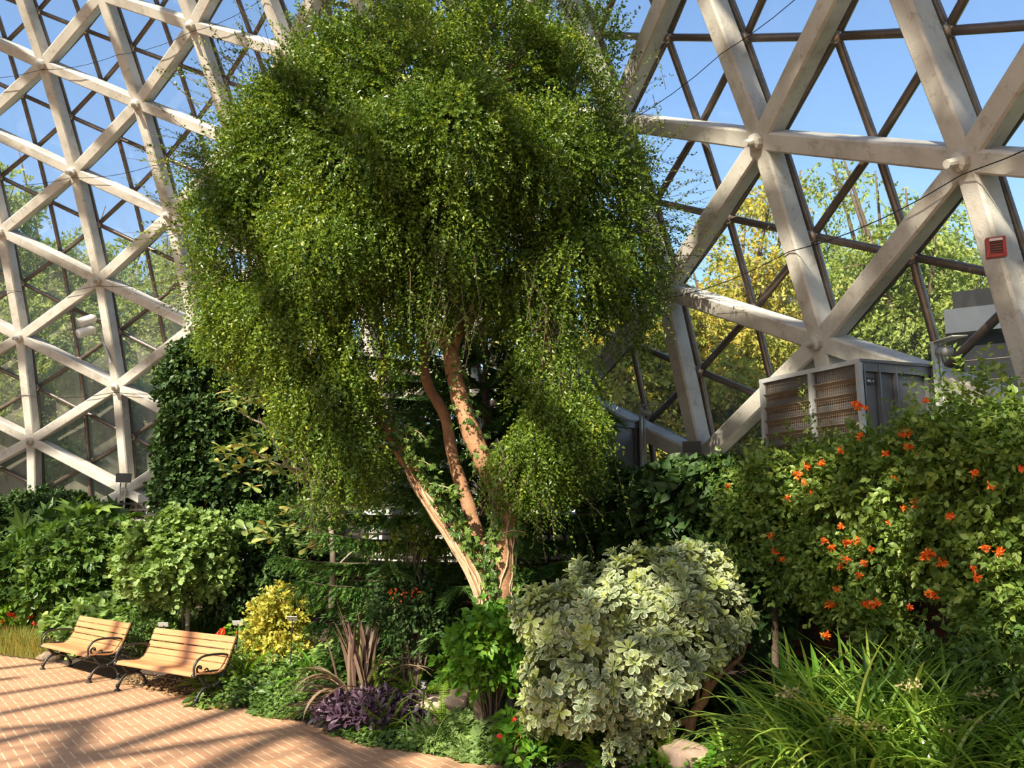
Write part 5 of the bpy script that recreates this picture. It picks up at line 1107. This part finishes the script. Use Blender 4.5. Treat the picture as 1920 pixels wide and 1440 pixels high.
# ------------------------------------------------------------------ trees outside the glass
def outside_tree(px, py_top, y, w, mat, seed, label, low=.30, dens=1.0, base_z=1.9, leaf=.14):
    rg = np.random.default_rng(seed); top = at(px, py_top, y); b = np.array([top[0], top[1], base_z]); H = top[2] - base_z; t = thing('honey_locust', b, label, 'tree', 'trees beyond the glass')
    st = MB(); mb = MB(); k = b + [0, 0, H * .28]; st.tube(smoothline([b, b + [.1, 0, H * .15], k], 5), np.linspace(.30, .22, 11), 10)
    nb = 12
    for i in range(nb):
        a = i / nb * 2 * PI + rg.uniform(-.2, .2); rr_ = w * rg.uniform(.45, .9); e = b + [math.cos(a) * rr_, math.sin(a) * rr_ * .8, H * rg.uniform(low + .05, .97)]
        m = k + (e - k) * .45 + [0, 0, .4]; P = smoothline([k, m, e], 6); st.tube(P, np.linspace(.13, .02, len(P)), 6)
        for j in range(5):
            u = P[int(rg.uniform(.35, .95) * (len(P) - 1))]; d = rdir(rg, 1)[0] * [1, 1, .5] * w * .35; st.tube([u, u + d * .5 + [0, 0, .1], u + d], [.035, .02, .008], 5, caps=False)
            P2, O = blob_points(rg, u + d * .7, np.array([w * .26, w * .26, w * .17]), 6, w * .12, int(95 * dens), shell=.2); sprigs(mb, rg, P2, unit(O + [0, 0, -.5]), 9, .55, LSL if 0 else L4, leaf, droop=.35, ang=.8, up=.5)
    st.build('trunk', barkd, t, smooth=True); mb.build('foliage', mat, t)
TR = [(20, 215, 32, 4.6, M_OUT, 'broad locust outside the glass whose crown tops the far left panes'), (185, 295, 33, 4.2, M_OUT, 'locust outside the glass behind the white spotlight pair'), (330, 385, 29, 3.2, M_OUT, 'locust outside the glass above the dense dark evergreen'), (80, 520, 28, 3.6, M_OUT, 'mid-height locust outside between the two leftmost uprights'),
      (270, 560, 27, 3.0, M_OUT, 'mid-height locust outside just left of the dense dark evergreen'), (1640, 250, 24, 3.0, M_OUT, 'taller green locust outside behind the thinly leaved one'), (1770, 470, 22, 2.4, M_OUT, 'low green locust outside beside the dark clad building'),
      (-60, 270, 31, 3.6, M_OUT, 'locust tree outside the glass at the left frame edge, the tallest there'), (110, 330, 36, 4.2, M_OUT, 'pale green locust outside the glass behind the left bench'), (290, 385, 33, 3.4, M_OUT, 'locust outside the glass just left of the forked tree crown'), (420, 500, 31, 3.6, M_OUT, 'locust outside mostly hidden behind the left of the forked tree crown'),
      (-20, 620, 27, 3.0, M_OUT, 'shorter locust outside low behind the left hedge'), (210, 660, 28, 2.8, M_OUT, 'shorter locust outside low between the left struts'), (640, 560, 27, 3.6, M_OUT, 'locust outside the glass hidden behind the trunk of the forked tree'),
      (1350, 325, 22, 2.7, M_OUTY, 'golden autumn locust outside the glass right of the forked tree'), (1230, 520, 20, 2.0, M_OUTY, 'smaller yellowing locust outside beside the right edge of the forked tree crown'), (1400, 620, 19, 1.8, M_OUTY, 'low yellow-leaved tree outside behind the large fan heater'),
      (1690, 290, 21, 2.9, M_OUT, 'thinly leaved green locust outside above the large fan heater'), (1850, 370, 20, 2.4, M_OUT, 'locust outside behind the red alarm box'), (1560, 480, 25, 2.6, M_OUT, 'green locust outside between the golden one and the thinly leaved one'), (1040, 560, 25, 3.0, M_OUTY, 'locust outside glimpsed behind the tree trunks near the half-hidden heater')]
for i, (px, pt, y, w, m, lab) in enumerate(TR):
    outside_tree(px, pt, y, w, m, 120 + i, lab, low=.12 if pt > 450 or px < 1200 else .25, dens=.55 if 'thinly' in lab else (1.0 if w < 3 else 1.25), leaf=.13 if px > 1100 else .17)
def outer_hedge():
    rg = np.random.default_rng(140); mb = MB(); n = 6500; th_ = rg.uniform(-.1, 1.9, n); r = rg.uniform(24.5, 27, n)
    P = np.stack([AX + r * np.cos(th_), AY + r * np.sin(th_), 1.9 + rg.uniform(0, 1, n) * np.where(th_ > .85, 4.6, 2.2) * (.75 + .25 * np.sin(th_ * 23))], -1); sprigs(mb, rg, P, unit(rdir(rg, n) + [0, 0, .5]), 7, .5, LOV, .20)
    c = np.array([AX + 25 * math.cos(.9), AY + 25 * math.sin(.9), 1.9]); t = thing('outdoor_hedge', c, 'band of low bushes outside along the foot of the glass', 'hedge'); mb.build('foliage', M_PALE, t)
outer_hedge()
